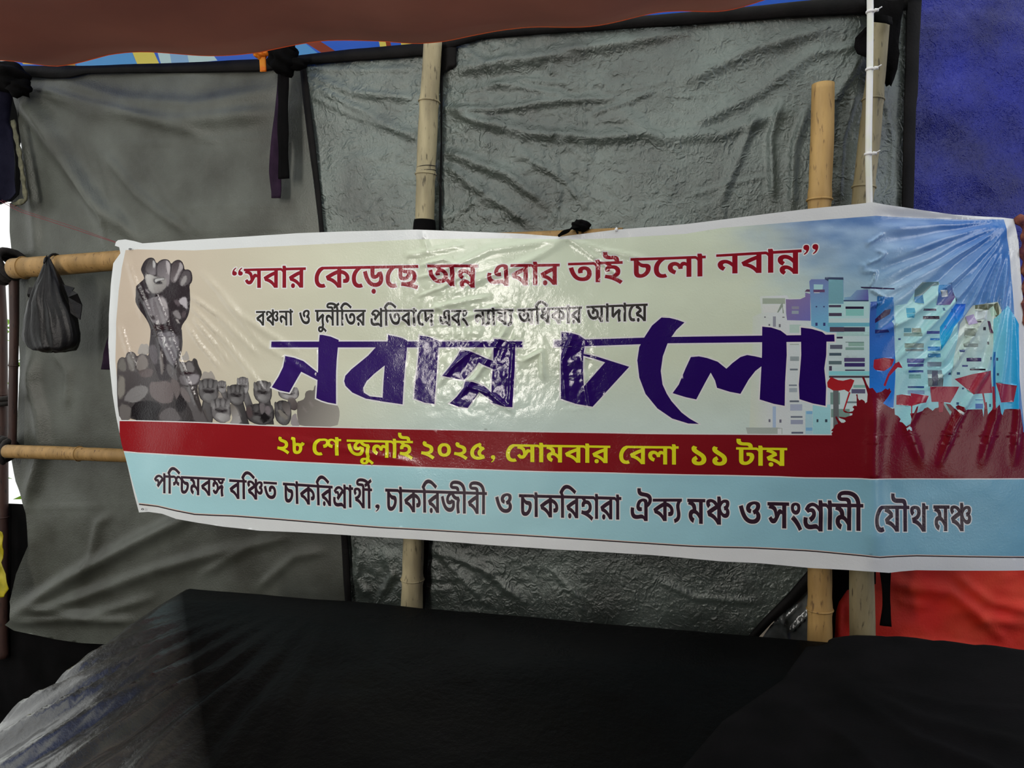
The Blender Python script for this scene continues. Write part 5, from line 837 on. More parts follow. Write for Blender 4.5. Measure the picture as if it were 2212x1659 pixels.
BLUE = [(1975,-60),(2330,-60),(2340,600),(2345,1260),(2000,1262),(1965,1262),(1968,600),(1972,300)]
blue = sheet('tarpaulin', BLUE, tarpmap(TO+.05), lambda X, Y: .010*fbm(X/120, Y/100, 41, 3) + .006*crumple(X/40, Y/30, 43) + .003*crumple(X/15, Y/13, 44) + .006*np.sin((X*.35+Y)/24)*np.clip((2240-X)/200, 0, 1), m_bluetarp, spacing=7)
tag(blue, 'bright blue woven plastic tarpaulin at the right end of wall', 'tarpaulin')
RED = [(1716,1396),(1730,1378),(1752,1200),(1900,1195),(2330,1195),(2335,1470),(2000,1450),(1780,1430),(1716,1410)]
redc = sheet('cloth', RED, tarpmap(TO+.035), lambda X, Y: ridges(X, Y, [([(1930,1260),(2050,1275),(2120,1330),(2212,1345)], 14, .02), ([(2060,1240),(2140,1300),(2230,1320)], 12, .014), ([(2110,1330),(2170,1380)], 12, .012), ([(1880,1390),(2050,1395),(2200,1420)], 9, .012), ([(1940,1300),(2010,1310)], 8, .006), ([(1835,1270),(1812,1300),(1810,1380)], 8, .012)]) + .008*fbm(X/90, Y/60, 51, 3), m_red, spacing=7)
tag(redc, 'bright red cloth hung below the banner at lower right', 'cloth')
# crumpled dark polythene between the silver tarpaulin and the short pole
CR = [(1640,1400),(1648,1374),(1668,1345),(1700,1295),(1722,1272),(1752,1262),(1762,1300),(1760,1400)]
cr = sheet('polythene_sheet', CR, tarpmap(TO+.01), lambda X, Y: ridges(X, Y, [([(1683,1320),(1695,1350),(1704,1388)], 4, .02), ([(1683,1320),(1690,1340),(1730,1300)], 5, .012), ([(1708,1362),(1728,1340),(1748,1322)], 3, .018), ([(1665,1340),(1685,1345)], 5, .01)]) + .012*crumple(X/26, Y/22, 61), m_clear, spacing=5)
tag(cr, 'crumpled dark grey polythene sheet wedged beside foot of short pole', 'plastic sheet')
gs = sheet('cloth', [(-90,1085),(78,1090),(80,1325),(240,1340),(520,1330),(520,1560),(-90,1640)], tarpmap(TO+.05), lambda X, Y: .012*fbm(X/60, Y/200, 65, 2), m_blackcloth, spacing=12)  # added black sheet standing in for the dark, shadowy gap round the tarpaulin
tag(gs, 'black sheet added for the dark gap below and beside the left tarpaulin', 'cloth')
# dark backing seen in the gap behind the two right poles
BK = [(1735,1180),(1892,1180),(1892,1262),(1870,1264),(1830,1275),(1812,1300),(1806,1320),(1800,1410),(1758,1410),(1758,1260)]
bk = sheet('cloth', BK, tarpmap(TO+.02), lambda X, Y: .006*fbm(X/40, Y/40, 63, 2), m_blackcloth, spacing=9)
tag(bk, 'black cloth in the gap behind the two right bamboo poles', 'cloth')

# ------------------------------------------------------------ bamboo
def bamboo_mat(name, c1, c2, c3):
    m = mat(name, c1, c2, rough=.55, scale=9, bump=.25, bscale=90, stretch=(3, 3, .6)); nt = m.node_tree; N = nt.nodes; L = nt.links
    n = N.new('ShaderNodeTexNoise'); n.inputs['Scale'].default_value = 42; n.inputs['Detail'].default_value = 8
    r = N.new('ShaderNodeValToRGB'); r.color_ramp.elements[0].position = .60; r.color_ramp.elements[1].position = .70
    r.color_ramp.elements[0].color = (0,0,0,1); r.color_ramp.elements[1].color = (1,1,1,1)
    mx = N.new('ShaderNodeMix'); mx.data_type = 'RGBA'
    L.new(N['Mapping'].outputs['Vector'], n.inputs['Vector']); L.new(n.outputs['Fac'], r.inputs['Fac']); L.new(r.outputs['Color'], mx.inputs['Factor'])
    L.new(N['Color Ramp'].outputs['Color'], mx.inputs['A']); mx.inputs['B'].default_value = (*c3, 1)
    L.new(mx.outputs['Result'], N['Principled BSDF'].inputs['Base Color'])
    return m
b1 = bamboo_mat('bamboo_grey', rgb(112,104,80), rgb(140,131,102), rgb(72,66,50))
b2 = bamboo_mat('bamboo_warm', rgb(126,100,58), rgb(150,122,74), rgb(92,70,42))
b3 = bamboo_mat('bamboo_dull', rgb(92,85,62), rgb(118,110,84), rgb(58,52,40))
b4 = bamboo_mat('bamboo_orange', rgb(108,84,46), rgb(130,102,60), rgb(72,50,28))
b5 = bamboo_mat('bamboo_shaded', rgb(34,20,18), rgb(52,34,28), rgb(24,16,14))  # dark bamboo, shade put into its colours
def bamboo(name, pts, offs, wpx, nodes, m, label, seg=22, n=90, seed=0, cut=(True, True)):
    """pts: centre line in the photograph; offs: distance behind the banner's plane; wpx: width there; nodes: fractions along."""
    ys = [i/(len(pts)-1) for i in range(len(pts))]
    C = [wallpt(x, y, o) for (x, y), o in zip(pts, offs)]; Rr = [w/2*mpp(x, y, o) for (x, y), o, w in zip(pts, offs, wpx)]
    L = [0]
    for a, b in zip(C[:-1], C[1:]): L.append(L[-1] + (b-a).length)
    path = []; rad = []
    for i in range(n+1):
        s = L[-1]*i/n; u = i/n
        path.append(Vector([np.interp(s, L, [c[k] for c in C]) for k in range(3)]))
        r = float(np.interp(s, L, Rr))
        for q in nodes:
            d = (u-q)*L[-1]; r *= 1 + .075*math.exp(-(d/.012)**2) - .05*math.exp(-((d-.012)/.006)**2) - .03*math.exp(-((abs(d)-.03)/.02)**2)
        rad.append(r * (1 + .012*float(vnoise(np.array([i*.31]), np.array([seed+.5]), seed)[0])))
    V, Fc = tube(path, rad, seg, cap=False)
    wall_t = .78
    Vi, Fi = tube(path, [r*wall_t for r in rad], seg, cap=False)
    s = len(V); V = V + Vi; Fc = Fc + [tuple(i+s for i in q[::-1]) for q in Fi]
    for k in range(seg):                                    # cut ends show the wall of the culm
        k2 = (k+1) % seg; Fc.append((k, k2, s+k2, s+k)[::-1]); e = n*seg; Fc.append((e+k, e+k2, s+e+k2, s+e+k))
    diaphragm = s + 4*seg; Fc.append(tuple(diaphragm+k for k in range(seg)))
    Fc.append(tuple(s + (n-4)*seg + k for k in range(seg))[::-1])
    root = link(name, mesh_from(V, Fc), m); tag(root, label, 'pole')
    for q in nodes:                                          # the ridge of each node
        i = min(n-1, max(1, int(round(q*n)))); c = path[i]; t = (path[i+1]-path[i-1]).normalized(); R0 = float(np.interp(q*L[-1], L, Rr))
        u = t.cross(Vector((0.3, -1, .2))).normalized(); v = t.cross(u)
        V2 = []; F2 = []
        for a in range(28):
            th = 2*math.pi*a/28
            for b in range(6):
                ph = 2*math.pi*b/6; rr = R0*1.065 + .0022*math.cos(ph)
                V2.append(c + (u*math.cos(th)+v*math.sin(th))*rr + t*.0028*math.sin(ph))
        for a in range(28):
            for b in range(6): F2.append((a*6+b, a*6+(b+1) % 6, ((a+1) % 28)*6+(b+1) % 6, ((a+1) % 28)*6+b))
        link('node_ring', mesh_from(V2, F2), m, root)
    return root, path, rad
pa, pathA, radA = bamboo('bamboo_pole', [(935,90),(931,160),(927,220),(920,365),(917,490),(905,800),(893,1180),(889,1330)], [.100]*8, [39,39,42,41,41,43,46,49], [.105,.222,.60,.935], b1,
              'tall grey-tan bamboo pole left of centre with black band above banner', seed=1)
pb, _, _ = bamboo('bamboo_pole', [(1778,182),(1776,300),(1770,440),(1769,800),(1771,1235),(1771,1394)], [.075]*6, [46,47,48,50,50,52], [.195,.60,.93], b2,
              'shorter warm tan bamboo pole with cut top below the black hem', seed=2)
pc, _, _ = bamboo('bamboo_pole', [(1905,42),(1893,150),(1878,300),(1862,440),(1860,800),(1861,1240),(1864,1420)], [.092]*7, [32,38,44,44,48,50,56], [.12,.26,.62,.98], b3,
              'tall dull bamboo pole standing behind the white pipe', seed=3)
ph, _, _ = bamboo('bamboo_pole', [(30,580),(140,572),(250,563),(700,536),(1240,514),(1345,509)], [.040,.042,.042,.036,.036,.036], [44,43,42,38,34,34], [.02,.35,.7], b4,
              'horizontal bamboo rail at upper left carrying the black bag', seed=4)
ph2, _, _ = bamboo('bamboo_pole', [(15,975),(140,979),(265,984),(700,992)], [.050]*4, [29,30,29,29], [.26,.62], b4,
              'lower thin orange bamboo rail left of the banner', seed=5)
for o_ in (pa, pb, pc): o_['group'] = 'upright bamboo poles of the wall'
for o_ in (ph, ph2): o_['group'] = 'horizontal bamboo rails at left'
for o_ in (left_tarp, right_tarp): o_['group'] = 'silver tarpaulins of the wall'
# black band round the tall pole, wire tie
def band_on(name, path, rad, u0, u1, m, parent, grow=1.12, bulge=.003):
    n = len(path); i0 = int(u0*(n-1)); i1 = max(i0+2, int(u1*(n-1))); P = resample([path[i] for i in range(i0, i1+1)], 10)
    r = rad[i0]; V, Fc = tube(P, [r*grow + bulge*math.sin(math.pi*k/9) for k in range(10)], 24, cap=True)
    return link(name, mesh_from(V, Fc), m, parent)
k0 = min(range(len(pathA)), key=lambda i: abs(pathA[i].z - wallpt(917, 482, .10).z)); k1 = min(range(len(pathA)), key=lambda i: abs(pathA[i].z - wallpt(917, 520, .10).z))
band_on('black_band', pathA, radA, k0/90, k1/90, m_blackcloth, pa, 1.10)['label'] = 'black cloth band tied round pole'
wire = []
c0 = wallpt(921, 360, .100)
for a in range(26):
    th = a/25*2*math.pi*1.5; r = .0295
    wire.append(c0 + Vector((CA, -SA, 0))*r*math.cos(th) + NRM*r*math.sin(th) + Vector((0,0,1))*(-.004*th/2))
wire += [wallpt(946, 378, .09), wallpt(950, 396, .10), wallpt(957, 420, .11), wallpt(955, 445, .115)]
link('tie_wire', join([tube(resample(wire, 60), [.0011]*60, 6)]), m_rope, pa)
# posts at the open left corner, their shade put into the colour
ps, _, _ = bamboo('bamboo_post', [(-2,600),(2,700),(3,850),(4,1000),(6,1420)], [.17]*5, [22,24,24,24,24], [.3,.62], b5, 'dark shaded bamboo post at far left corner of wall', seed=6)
pr, _, _ = bamboo('bamboo_post', [(30,590),(31,700),(28,850),(26,985)], [.098]*4, [20,18,18,16], [.5], b5, 'short bamboo post between the two left rails, shade put into its colour', seed=7)

# rope lashings at the left corner
def lashing(c, r, turns, axis, m, name='lashing', label=None, thick=.007, wid=.03, seed=0):
    rs = random.Random(seed); P = []
    t = axis.normalized(); u = t.cross(Vector((.2, -1, .4))).normalized(); v = t.cross(u)
    N_ = turns*18
    for i in range(N_+1):
        th = 2*math.pi*i/18; w = (i/N_-.5)*wid + .006*math.sin(th*.5+seed)
        P.append(c + (u*math.cos(th)+v*math.sin(th))*(r*(1+.10*math.sin(3*th+seed))) + t*w)
    V, Fc = tube(P, [thick]*len(P), 8)
    o = link(name, mesh_from(V, Fc), m)
    if label: tag(o, label, 'rope', 'rope lashings at the left corner')
    return o
AX = Vector((CA, -SA, 0)); UP = Vector((0, 0, 1))
lashing(wallpt(12, 574, .085), .050, 5, AX + UP*.3, m_rope, label='thick dark rope lashing at left end of upper bamboo rail', thick=.013, wid=.07, seed=1)
lashing(wallpt(8, 972, .09), .040, 4, AX - UP*.2, m_rope, label='dark rope lashing at left end of lower bamboo rail', thick=.011, wid=.055, seed=2)
lashing(wallpt(6, 865, .14), .030, 3, UP, m_rope, label='small dark rope lashing on far left post, between the two rails', thick=.008, wid=.03, seed=3)

# ------------------------------------------------------------ white pipe with cable ties
pts = [(1879,-40),(1880,40),(1879,150),(1877,260),(1876,340),(1878,440),(1880,520)]
C = [wallpt(x, y, .022) for x, y in pts]
pth = resample(C, 60); V, Fc = tube(pth, [.0077]*60, 18)
Vi, Fi = tube(pth, [.0060]*60, 18); 
pipe = link('water_pipe', join([(V, Fc)]), m_pvc); tag(pipe, 'thin white plastic pipe running down to the banner\'s top edge', 'pipe')
for y, r in ((26, .0105), (150, .0105), (333, .0105)):
    c = wallpt(np.interp(y, [-40,40,150,260,340,440],[1879,1880,1879,1877,1876,1878]), y, .022); V = []; Fc = []
    V, Fc = tube([c - UP*.003, c - UP*.0015, c + UP*.0015, c + UP*.003], [r*.9, r, r, r*.9], 20)
    bxs = tube([c + AX*.008 + NRM*.008, c + AX*.017 + NRM*.011 - UP*.002], [.0045, .0040], 4)
    tl = tube([c + AX*.015 + NRM*.010, c + AX*.024 + NRM*.014 + UP*.004], [.0018, .0014], 4)
    link('cable_tie', join([(V, Fc), bxs, tl]), m_tie, pipe)

# ------------------------------------------------------------ black polythene bag on the rail
def bag():
    prof = [(40,262,268),(55,252,278),(75,243,290),(100,234,302),(140,218,322),(175,200,338),(210,188,352),(250,170,372),(290,155,398),(330,140,412),(365,126,422),(400,119,428),(430,128,426),(452,150,415),(468,190,395),(477,230,350),(480,262,300)]
    S = 2.182; V = []; Fc = []; seg = 64; n = len(prof)
    for i, (y, l, r) in enumerate(prof):
        yy = 540 + y/S; x0 = l/S; x1 = r/S; cx = (x0+x1)/2; w = (x1-x0)/2*mpp(cx, yy)
        c = wallpt(cx, yy, .0); c = c + NRM*.030
        dp = min(w*.75, .052) * (1 if i < n-2 else .7)
        for k in range(seg):
            th = 2*math.pi*k/seg; f = i/(n-1)
            pl = 1 + .10*math.sin(9*th+1.3*math.sin(3*f*3))*(1-f*.55) + .05*math.sin(17*th+f*4) + .05*float(vnoise(np.array([k*.25]), np.array([i*.7]), 3)[0])
            V.append(c + AX*(w*math.cos(th)*(1+(pl-1)*.35)) + NRM*(dp*math.sin(th)*pl) + UP*(.004*math.sin(5*th+i)))
    for i in range(n-1):
        for k in range(seg):
            a = i*seg+k; b = i*seg+(k+1) % seg; Fc.append((a, b, b+seg, a+seg))
    Fc.append(tuple(range(seg))[::-1]); Fc.append(tuple(range((n-1)*seg, n*seg)))
    root = link('plastic_bag', mesh_from(V, Fc), m_poly); tag(root, 'black plastic carrier bag hanging from upper left bamboo rail', 'bag')
    def P(x, y, o=0): return wallpt(x/S, 540+y/S, 0) + NRM*(.03+o)
    def flap(pts, nm):
        st = np.array(pts); V = []; Fc = []
        for k, (x, y) in enumerate(pts): V.append(P(x, y, .012*math.sin(k*2.1)))
        cen = P(st[:,0].mean(), st[:,1].mean(), .016); N_ = len(V)
        F1 = [(k, (k+1) % N_, N_) for k in range(N_)]; V.append(cen)
        V += [v - NRM*.003 for v in V[:N_+1]]; F1 += [(a+N_+1, c+N_+1, b+N_+1) for b, a, c in [(k, (k+1) % N_, N_) for k in range(N_)]]
        F1 += [(k, (k+1) % N_, (k+1) % N_+N_+1, k+N_+1) for k in range(N_)]
        link(nm, mesh_from(V, F1), m_poly, root, smooth=False)
    flap([(212,178),(185,180),(166,192),(168,212),(180,222),(176,238),(190,250),(204,215)], 'bag_handle')
    flap([(325,160),(348,168),(372,180),(376,195),(410,210),(408,260),(412,330),(380,300),(350,230)], 'bag_handle')
    w = [P(244, 28, -.01), P(256, 40, .0), P(264, 46, .01), P(268, 70, .02)]
    link('knot_end', join([tube(resample(w, 8), [.0012, .002, .003, .004, .005, .005, .004, .003], 6)]), m_poly, root)
    # loop that goes over the rail
    c = wallpt(121, 574, .028); r = .040; lp = []
    for a in range(17):
        th = math.pi*(-.45 + 1.5*a/16); lp.append(c + NRM*r*math.cos(th) + UP*r*math.sin(th) + AX*.003*math.sin(a))
    link('bag_loop', join([tube(lp, [.0045]*17, 7)]), m_poly, root)
bag()

# ------------------------------------------------------------ black strips tied at the top left of centre
def q(x, y, o): return wallpt(x, y, o)
st = empty('hanging_strip', q(610, 160, .06)); tag(st, 'long black cloth strip hanging from a knot on the black hem', 'cloth strip')
link('knot', join([blob(q(611, 128, .052), (.045, .050, .040), 4, .22, 2.6, 7), blob(q(640, 138, .06), (.040, .018, .02), 3, .2, 3, 9), blob(q(622, 104, .05), (.024, .022, .022), 3, .2, 3, 12)]), m_blackcloth, st)
P = [q(612, 150, .062), q(612, 200, .072), q(611, 260, .076), q(612, 320, .078), q(613, 386, .08)]
link('front_strip', join([ribbon(resample(P, 30), [(.036 + .003*math.sin(i*.5)) for i in range(30)], .0022, AX)]), m_blackcloth, st)
P = [q(610, 160, .082), q(603, 220, .09), q(598, 300, .096), q(594, 370, .098), q(597, 415, .098), q(596, 428, .098)]
link('twisted_strip', join([ribbon(resample(P, 34), [.030 + .012*i/33 for i in range(34)], .0018, AX, [.35*math.sin(i*.22) for i in range(34)])]), m_purple, st)['label'] = 'dark purple cloth strip'
oc = empty('cloth_knot', q(562, 125, .06)); tag(oc, 'orange cloth knotted beside the hanging black strip', 'cloth')
link('knot', join([blob(q(560, 116, .060), (.020, .015, .018), 3, .3, 3.4, 15), blob(q(576, 112, .058), (.016, .014, .014), 3, .3, 3.4, 18)]), m_orange, oc)
link('tail', join([ribbon(resample([q(567, 120, .062), q(568, 138, .066), q(569, 155, .07)], 8), [.022]*8, .002, AX)]), m_orange, oc)

# knot holding the banner's top edge in the middle
kn = empty('tie_strip', q(1245, 490, .0)); tag(kn, 'black cloth strip tying the banner top to the rail', 'cloth strip')
link('knot', join([blob(q(1256, 488, .015), (.026, .016, .03), 3, .15, 2.5, 21)]), m_blackcloth, kn)
P = [q(1206, 510, -.006), q(1216, 503, -.009), q(1228, 498, -.010), q(1240, 490, -.008), q(1252, 482, -.004)]
link('tail', join([ribbon(resample(P, 16), [.006 + .0014*i for i in range(16)], .0018, UP, [.2*i for i in range(16)])]), m_blackcloth, kn)
P = [q(1245, 492, -.004), q(1246, 500, -.008), q(1248, 504, -.010)]
link('tail', join([ribbon(resample(P, 6), [.006]*6, .0015, AX)]), m_blackcloth, kn)
# small white nylon knot on the rail, right of it
kk = link('string_knot', join([blob(q(1331, 496, .0), (.004, .006, .004), 2, .2, 3, 31)]), m_tie); tag(kk, 'tiny white string knot on the banner\'s top edge', 'string')

# dark cloth bundles
bl = empty('cloth_bundle', q(20, 200, .05)); tag(bl, 'dark navy cloth bundle hanging at upper left corner', 'cloth')
link('knot', join([blob(q(14, 168, .055), (.085, .050, .05), 4, .22, 2.4, 41), blob(q(40, 190, .06), (.045, .030, .03), 3, .25, 2.6, 43)]), m_blackcloth, bl)
V = []; Fc = []
out = [(140,-30,30),(190,-30,28),(240,-30,16),(262,-30,10),(280,-30,17),(310,-30,24),(350,-30,32),(390,-30,37),(418,-30,44),(432,-30,34),(440,-30,8)]
for i, (y, xl_, xr_) in enumerate(out):
    for k in range(13):
        t = k/12; x = xl_ + (xr_-xl_)*t
        V.append(q(x, y, .075) + NRM*(.018*math.sin(t*9+i*.6) + .014*math.sin(math.pi*t)))
    for k in range(13):
        t = 1-k/12; x = xl_ + (xr_-xl_)*t
        V.append(q(x, y, .085) + NRM*(.018*math.sin(t*9+i*.6)))
for i in range(len(out)-1):
    for k in range(26): a = i*26+k; b = i*26+(k+1) % 26; Fc.append((a, b, b+26, a+26))
Fc.append(tuple(range(26))[::-1]); Fc.append(tuple(range((len(out)-1)*26, len(out)*26)))
link('drape', mesh_from(V, Fc), mat('navy_cloth', (.006,.006,.016), (.012,.012,.026), rough=.8, scale=14, bump=.4, bscale=180, spec=.1), bl)
bk_ = sheet('backing', [(-60,130),(60,150),(58,250),(40,330),(50,400),(44,436),(-60,436)], tarpmap(TO+.03), None, m_blackcloth, spacing=16, parent=bl)
link('frayed_edge', join([ribbon(resample([q(28, 260, .07), q(42, 330, .07), q(52, 400, .07), q(56, 432, .07), q(30, 442, .07)], 24), [.016 + .006*math.sin(i*1.9) for i in range(24)], .003, AX)]), mat('frayed_fibre', rgb(54,54,40), rgb(80,78,60), rough=.8, scale=60, bump=.5, bscale=240), bl)['label'] = 'frayed greyish hem'
# torn black collar behind the top of the tall right pole
cb = empty('torn_cloth', q(1925, 60, .08)); tag(cb, 'torn black cloth tied behind top of the tall right pole', 'cloth')
V = []; Fc = []
edge = [(0,1868,1952),(30,1872,1948),(46,1900,1946),(60,1868,1946),(80,1848,1944),(100,1846,1942),(116,1852,1943),(130,1880,1940),(150,1905,1938),(170,1908,1932),(185,1914,1926)]
for i, (y, a, b) in enumerate(edge):
    for k in range(9):
        t = k/8; V.append(q(a+(b-a)*t, y, .098) + NRM*(.008*math.sin(t*7+i)))
    for k in range(9):
        t = 1-k/8; V.append(q(a+(b-a)*t, y, .108) + NRM*(.008*math.sin(t*7+i)))
for i in range(len(edge)-1):
    for k in range(18): a = i*18+k; b = i*18+(k+1) % 18; Fc.append((a, b, b+18, a+18))
Fc.append(tuple(range(18))[::-1]); Fc.append(tuple(range((len(edge)-1)*18, len(edge)*18)))
link('drape', mesh_from(V, Fc), m_blackcloth, cb)
link('wrap', join([ribbon(resample([q(1884, 38, .045), q(1900, 40, .035), q(1916, 42, .038), q(1926, 46, .06)], 12), [.018]*12, .002, UP)]), m_blackcloth, cb)
# hanging black strap in front of the red cloth
sp = link('hanging_strap', join([ribbon(resample([q(1912, 1225, .09), q(1914, 1270, .09), q(1915, 1310, .088), q(1913, 1352, .086)], 16), [.030 - .012*math.sin(i/15*3.0) for i in range(16)], .003, AX)]), m_blackcloth)
tag(sp, 'short black strap hanging before the red cloth right of poles', 'strap')
# brown cord at the banner's right corner
bc = link('cord', join([tube(resample([q(2196, 468, .0), q(2206, 478, -.004), q(2216, 500, -.006), q(2212, 540, -.002), q(2218, 600, .0), q(2213, 680, .0), q(2222, 760, .01)], 40), [.009 + .004*math.sin(i*1.3) for i in range(40)], 10, jitter=.15)]), mat('brown_cord', rgb(70,28,40), rgb(120,70,50), rough=.8, scale=50, bump=.6, bscale=200))
tag(bc, 'twisted brown cord at banner\'s upper right corner', 'rope')
# red threads from the banner's left corner to the bundle
th1 = link('thread', join([tube(resample([q(262, 528, -.002), q(150, 492, .02), q(40, 456, .03), q(0, 434, .05)], 30), [.0009]*30, 5), tube(resample([q(262, 527, -.001), q(160, 490, .025), q(50, 455, .04), q(4, 432, .06)], 30), [.0007]*30, 5)]), m_thread)
tag(th1, 'thin red threads stretched from banner\'s upper left corner', 'thread')
# small dark cloth under the banner's left edge
dk = sheet('cloth_scrap', [(218,798),(224,770),(232,730),(244,690),(262,660),(270,800)], tarpmap(.05), lambda X, Y: .004*fbm(X/14, Y/20, 71, 2), m_purple, spacing=5, thick=.003)
tag(dk, 'small dark maroon cloth scrap peeping from behind the banner\'s left edge', 'cloth')
# eyelets of the banner
for (x, y, nm) in ((281, 538, 0), (308, 1100, 0)):
    c = q(x, y, -.014); V = []; Fc = []
    for a in range(20):
        th_ = 2*math.pi*a/20
        for b in range(6):
            p_ = 2*math.pi*b/6; rr = .0042 + .0013*math.cos(p_)
            V.append(c + (AX*math.cos(th_) + UP*math.sin(th_)*.6)*rr + NRM*.0013*math.sin(p_))
    for a in range(20):
        for b in range(6): Fc.append((a*6+b, a*6+(b+1) % 6, ((a+1) % 20)*6+(b+1) % 6, ((a+1) % 20)*6+b))
    link('eyelet', mesh_from(V, Fc), m_rope, banner)

# ------------------------------------------------------------ table with black covers
TZ = 0.793
def table():
    Pl = lambda x, y: flatpt(x, y, TZ)
    A = Pl(402, 1271); B = Pl(1742, 1391); Cc = Pl(2400, 1440); D = Pl(0, 1492)
    dl = (D-A).normalized()                              # left edge direction, towards the photographer
    E = A + dl*2.1
    root = empty('table', (0.2, 1.1, 0)); tag(root, 'large low table covered in black cloth and polythene, filling the foreground', 'table')
    # grid over (s along the back edge, t towards the camera)
    ns, nt_ = 190, 150; V = []; Fc = []
    Bk = Cc + (Cc-B).normalized()*.25; W = (Bk-A)
    pivot = Pl(760, 1240)
    for j in range(nt_+1):
        t = j/nt_
        for i in range(ns+1):
            s = (i/ns); d = -.16 + s*(W.length+.16)      # first columns hang over the left side
            over = max(0.0, -d)
            base = A + W.normalized()*max(d, 0) + dl*(t*2.05)
            base.z = TZ
            if over > 0:
                base = base - W.normalized()*(over*.35); base.z = TZ - over*2.6
            V.append(base)
    X = np.array([v.x for v in V]); Y = np.array([v.y for v in V])
    # pleats fanning out from the middle of the back edge to the near left corner
    ang = np.arctan2(X - pivot.x, pivot.y - Y); r = np.hypot(X-pivot.x, Y-pivot.y)
    left = np.clip((-.30 - X)/.45, 0, 1) * np.clip((1.95-Y)/.5, 0, 1)
    f = .011*left*(np.sin(ang*46 + 1.5*fbm(X*3, Y*3, 81, 2)) + .6*np.sin(ang*97 + 2))*np.clip(r/.6, 0, 1)
    f += .0022*fbm(X*5, Y*5, 83, 3) + .0015*left*fbm(X*40, Y*14, 85, 3)
    f += -.12*np.clip((-.55-X)/.5, 0, 1)**2 * np.clip((2.0-Y)/1.0, 0, 1)      # the cover sags towards the left edge
    f -= .02*np.exp(-((X-.35)/.5)**2 - ((Y-1.25)/.3)**2)
    # rounded edge
    V = [Vector((v.x, v.y, v.z + float(h))) for v, h in zip(V, f)]
    for j in range(nt_):
        for i in range(ns):
            a = j*(ns+1)+i; Fc.append((a, a+ns+1, a+ns+2, a+1))
    me = mesh_from(V, Fc)
    m = mat('black_polythene_cover', (.002,.002,.002), (.004,.004,.004), rough=.2, rough2=.36, scale=2.5, bump=.7, bscale=45, spec=.5, stretch=(1.3, 1, 1))
    m.node_tree.nodes['Principled BSDF'].inputs['Specular IOR Level'].default_value = .5
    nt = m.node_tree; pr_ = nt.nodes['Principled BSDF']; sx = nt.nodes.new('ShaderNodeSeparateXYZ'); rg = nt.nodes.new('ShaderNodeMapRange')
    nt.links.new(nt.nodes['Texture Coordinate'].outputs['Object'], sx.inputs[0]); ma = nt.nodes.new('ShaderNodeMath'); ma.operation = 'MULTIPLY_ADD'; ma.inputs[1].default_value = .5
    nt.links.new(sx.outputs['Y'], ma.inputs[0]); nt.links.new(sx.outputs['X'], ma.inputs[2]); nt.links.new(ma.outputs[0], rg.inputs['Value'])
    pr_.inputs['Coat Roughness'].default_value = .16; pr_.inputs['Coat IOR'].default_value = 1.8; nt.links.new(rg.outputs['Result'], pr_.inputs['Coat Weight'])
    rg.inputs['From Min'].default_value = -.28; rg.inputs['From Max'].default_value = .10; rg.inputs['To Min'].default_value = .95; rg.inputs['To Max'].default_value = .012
    nt.links.new(rg.outputs['Result'], pr_.inputs['Specular IOR Level'])   # sheen shaped by a mask: glossy polythene at the near left, fading further right
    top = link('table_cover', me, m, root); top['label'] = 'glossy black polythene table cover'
    # back skirt
    V = []; Fc = []
    for i in range(121):
        p = A + W*(i/120); w = .008*math.sin(i*.9) + .006*math.sin(i*.37)
        for k, (dz, dy) in enumerate(((-.001, 0), (-.006, .006), (-.03, .012), (-.12, .014), (-.25, .016), (-.42, .018))):
            V.append(Vector((p.x, p.y + dy + (w*abs(dz)*4 if k > 2 else 0), TZ + dz - .002)))
    for i in range(120):
        for k in range(5): a = i*6+k; Fc.append((a, a+1, a+7, a+6))
    link('back_skirt', mesh_from(V, Fc), m_blackcloth, root)
    # boards and trestle legs below
    wood = mat('rough_wood', rgb(70,56,40), rgb(96,78,56), rough=.7, scale=12, bump=.3, bscale=60, stretch=(1,6,6))
    def box(x0, y0, z0, x1, y1, z1):
        V = [Vector((x, y, z)) for z in (z0, z1) for y in (y0, y1) for x in (x0, x1)]
        return V, [(0,2,3,1), (4,5,7,6), (0,1,5,4), (2,6,7,3), (0,4,6,2), (1,3,7,5)]
    for k in range(4):
        link('board', join([box(-.70, .28+k*.30, TZ-.14, 1.0, .55+k*.30, TZ-.10)]), wood, root, smooth=False)
    for x, y in ((-.62,.35),(.9,.35),(-.62,1.38),(.9,1.38)):
        link('leg', join([box(x, y, 0, x+.06, y+.06, TZ-.14)]), wood, root, smooth=False)
table()
# second black cloth thrown over the right end, its edge standing up a little
SC = [(1742,1398),(1768,1396),(1786,1392),(1790,1384),(1800,1379),(1850,1377),(1900,1378),(1980,1384),(2100,1397),(2330,1416),(2400,1500),(2420,1720),(1500,1760),(1440,1700),(1560,1560),(1690,1470)]
def sch(X, Y):
    H = .010*np.clip((X-1760)/60, 0, 1) + .006
    H += ridges(X, Y, [([(1790,1480),(1990,1580),(2240,1640)], 16, .008), ([(1800,1500),(1980,1620),(2180,1700)], 12, .007), ([(1870,1500),(2060,1545),(2260,1560)], 9, .005), ([(1790,1386),(1900,1388),(2200,1414)], 10, .006), ([(1700,1520),(1850,1640),(1940,1740)], 12, .005)])
    e = np.clip(winding_edge(X, Y), 0, 1)
    return H*e + .0015
def winding_edge(X, Y):
    P = np.array(SC, float); d = np.full(X.shape, 1e9)
    for (x0, y0), (x1, y1) in zip(P, np.roll(P, -1, 0)):
        l2 = (x1-x0)**2 + (y1-y0)**2; t = np.clip(((X-x0)*(x1-x0)+(Y-y0)*(y1-y0))/l2, 0, 1)
        d = np.minimum(d, np.hypot(X-x0-t*(x1-x0), Y-y0-t*(y1-y0)))
    return d/14
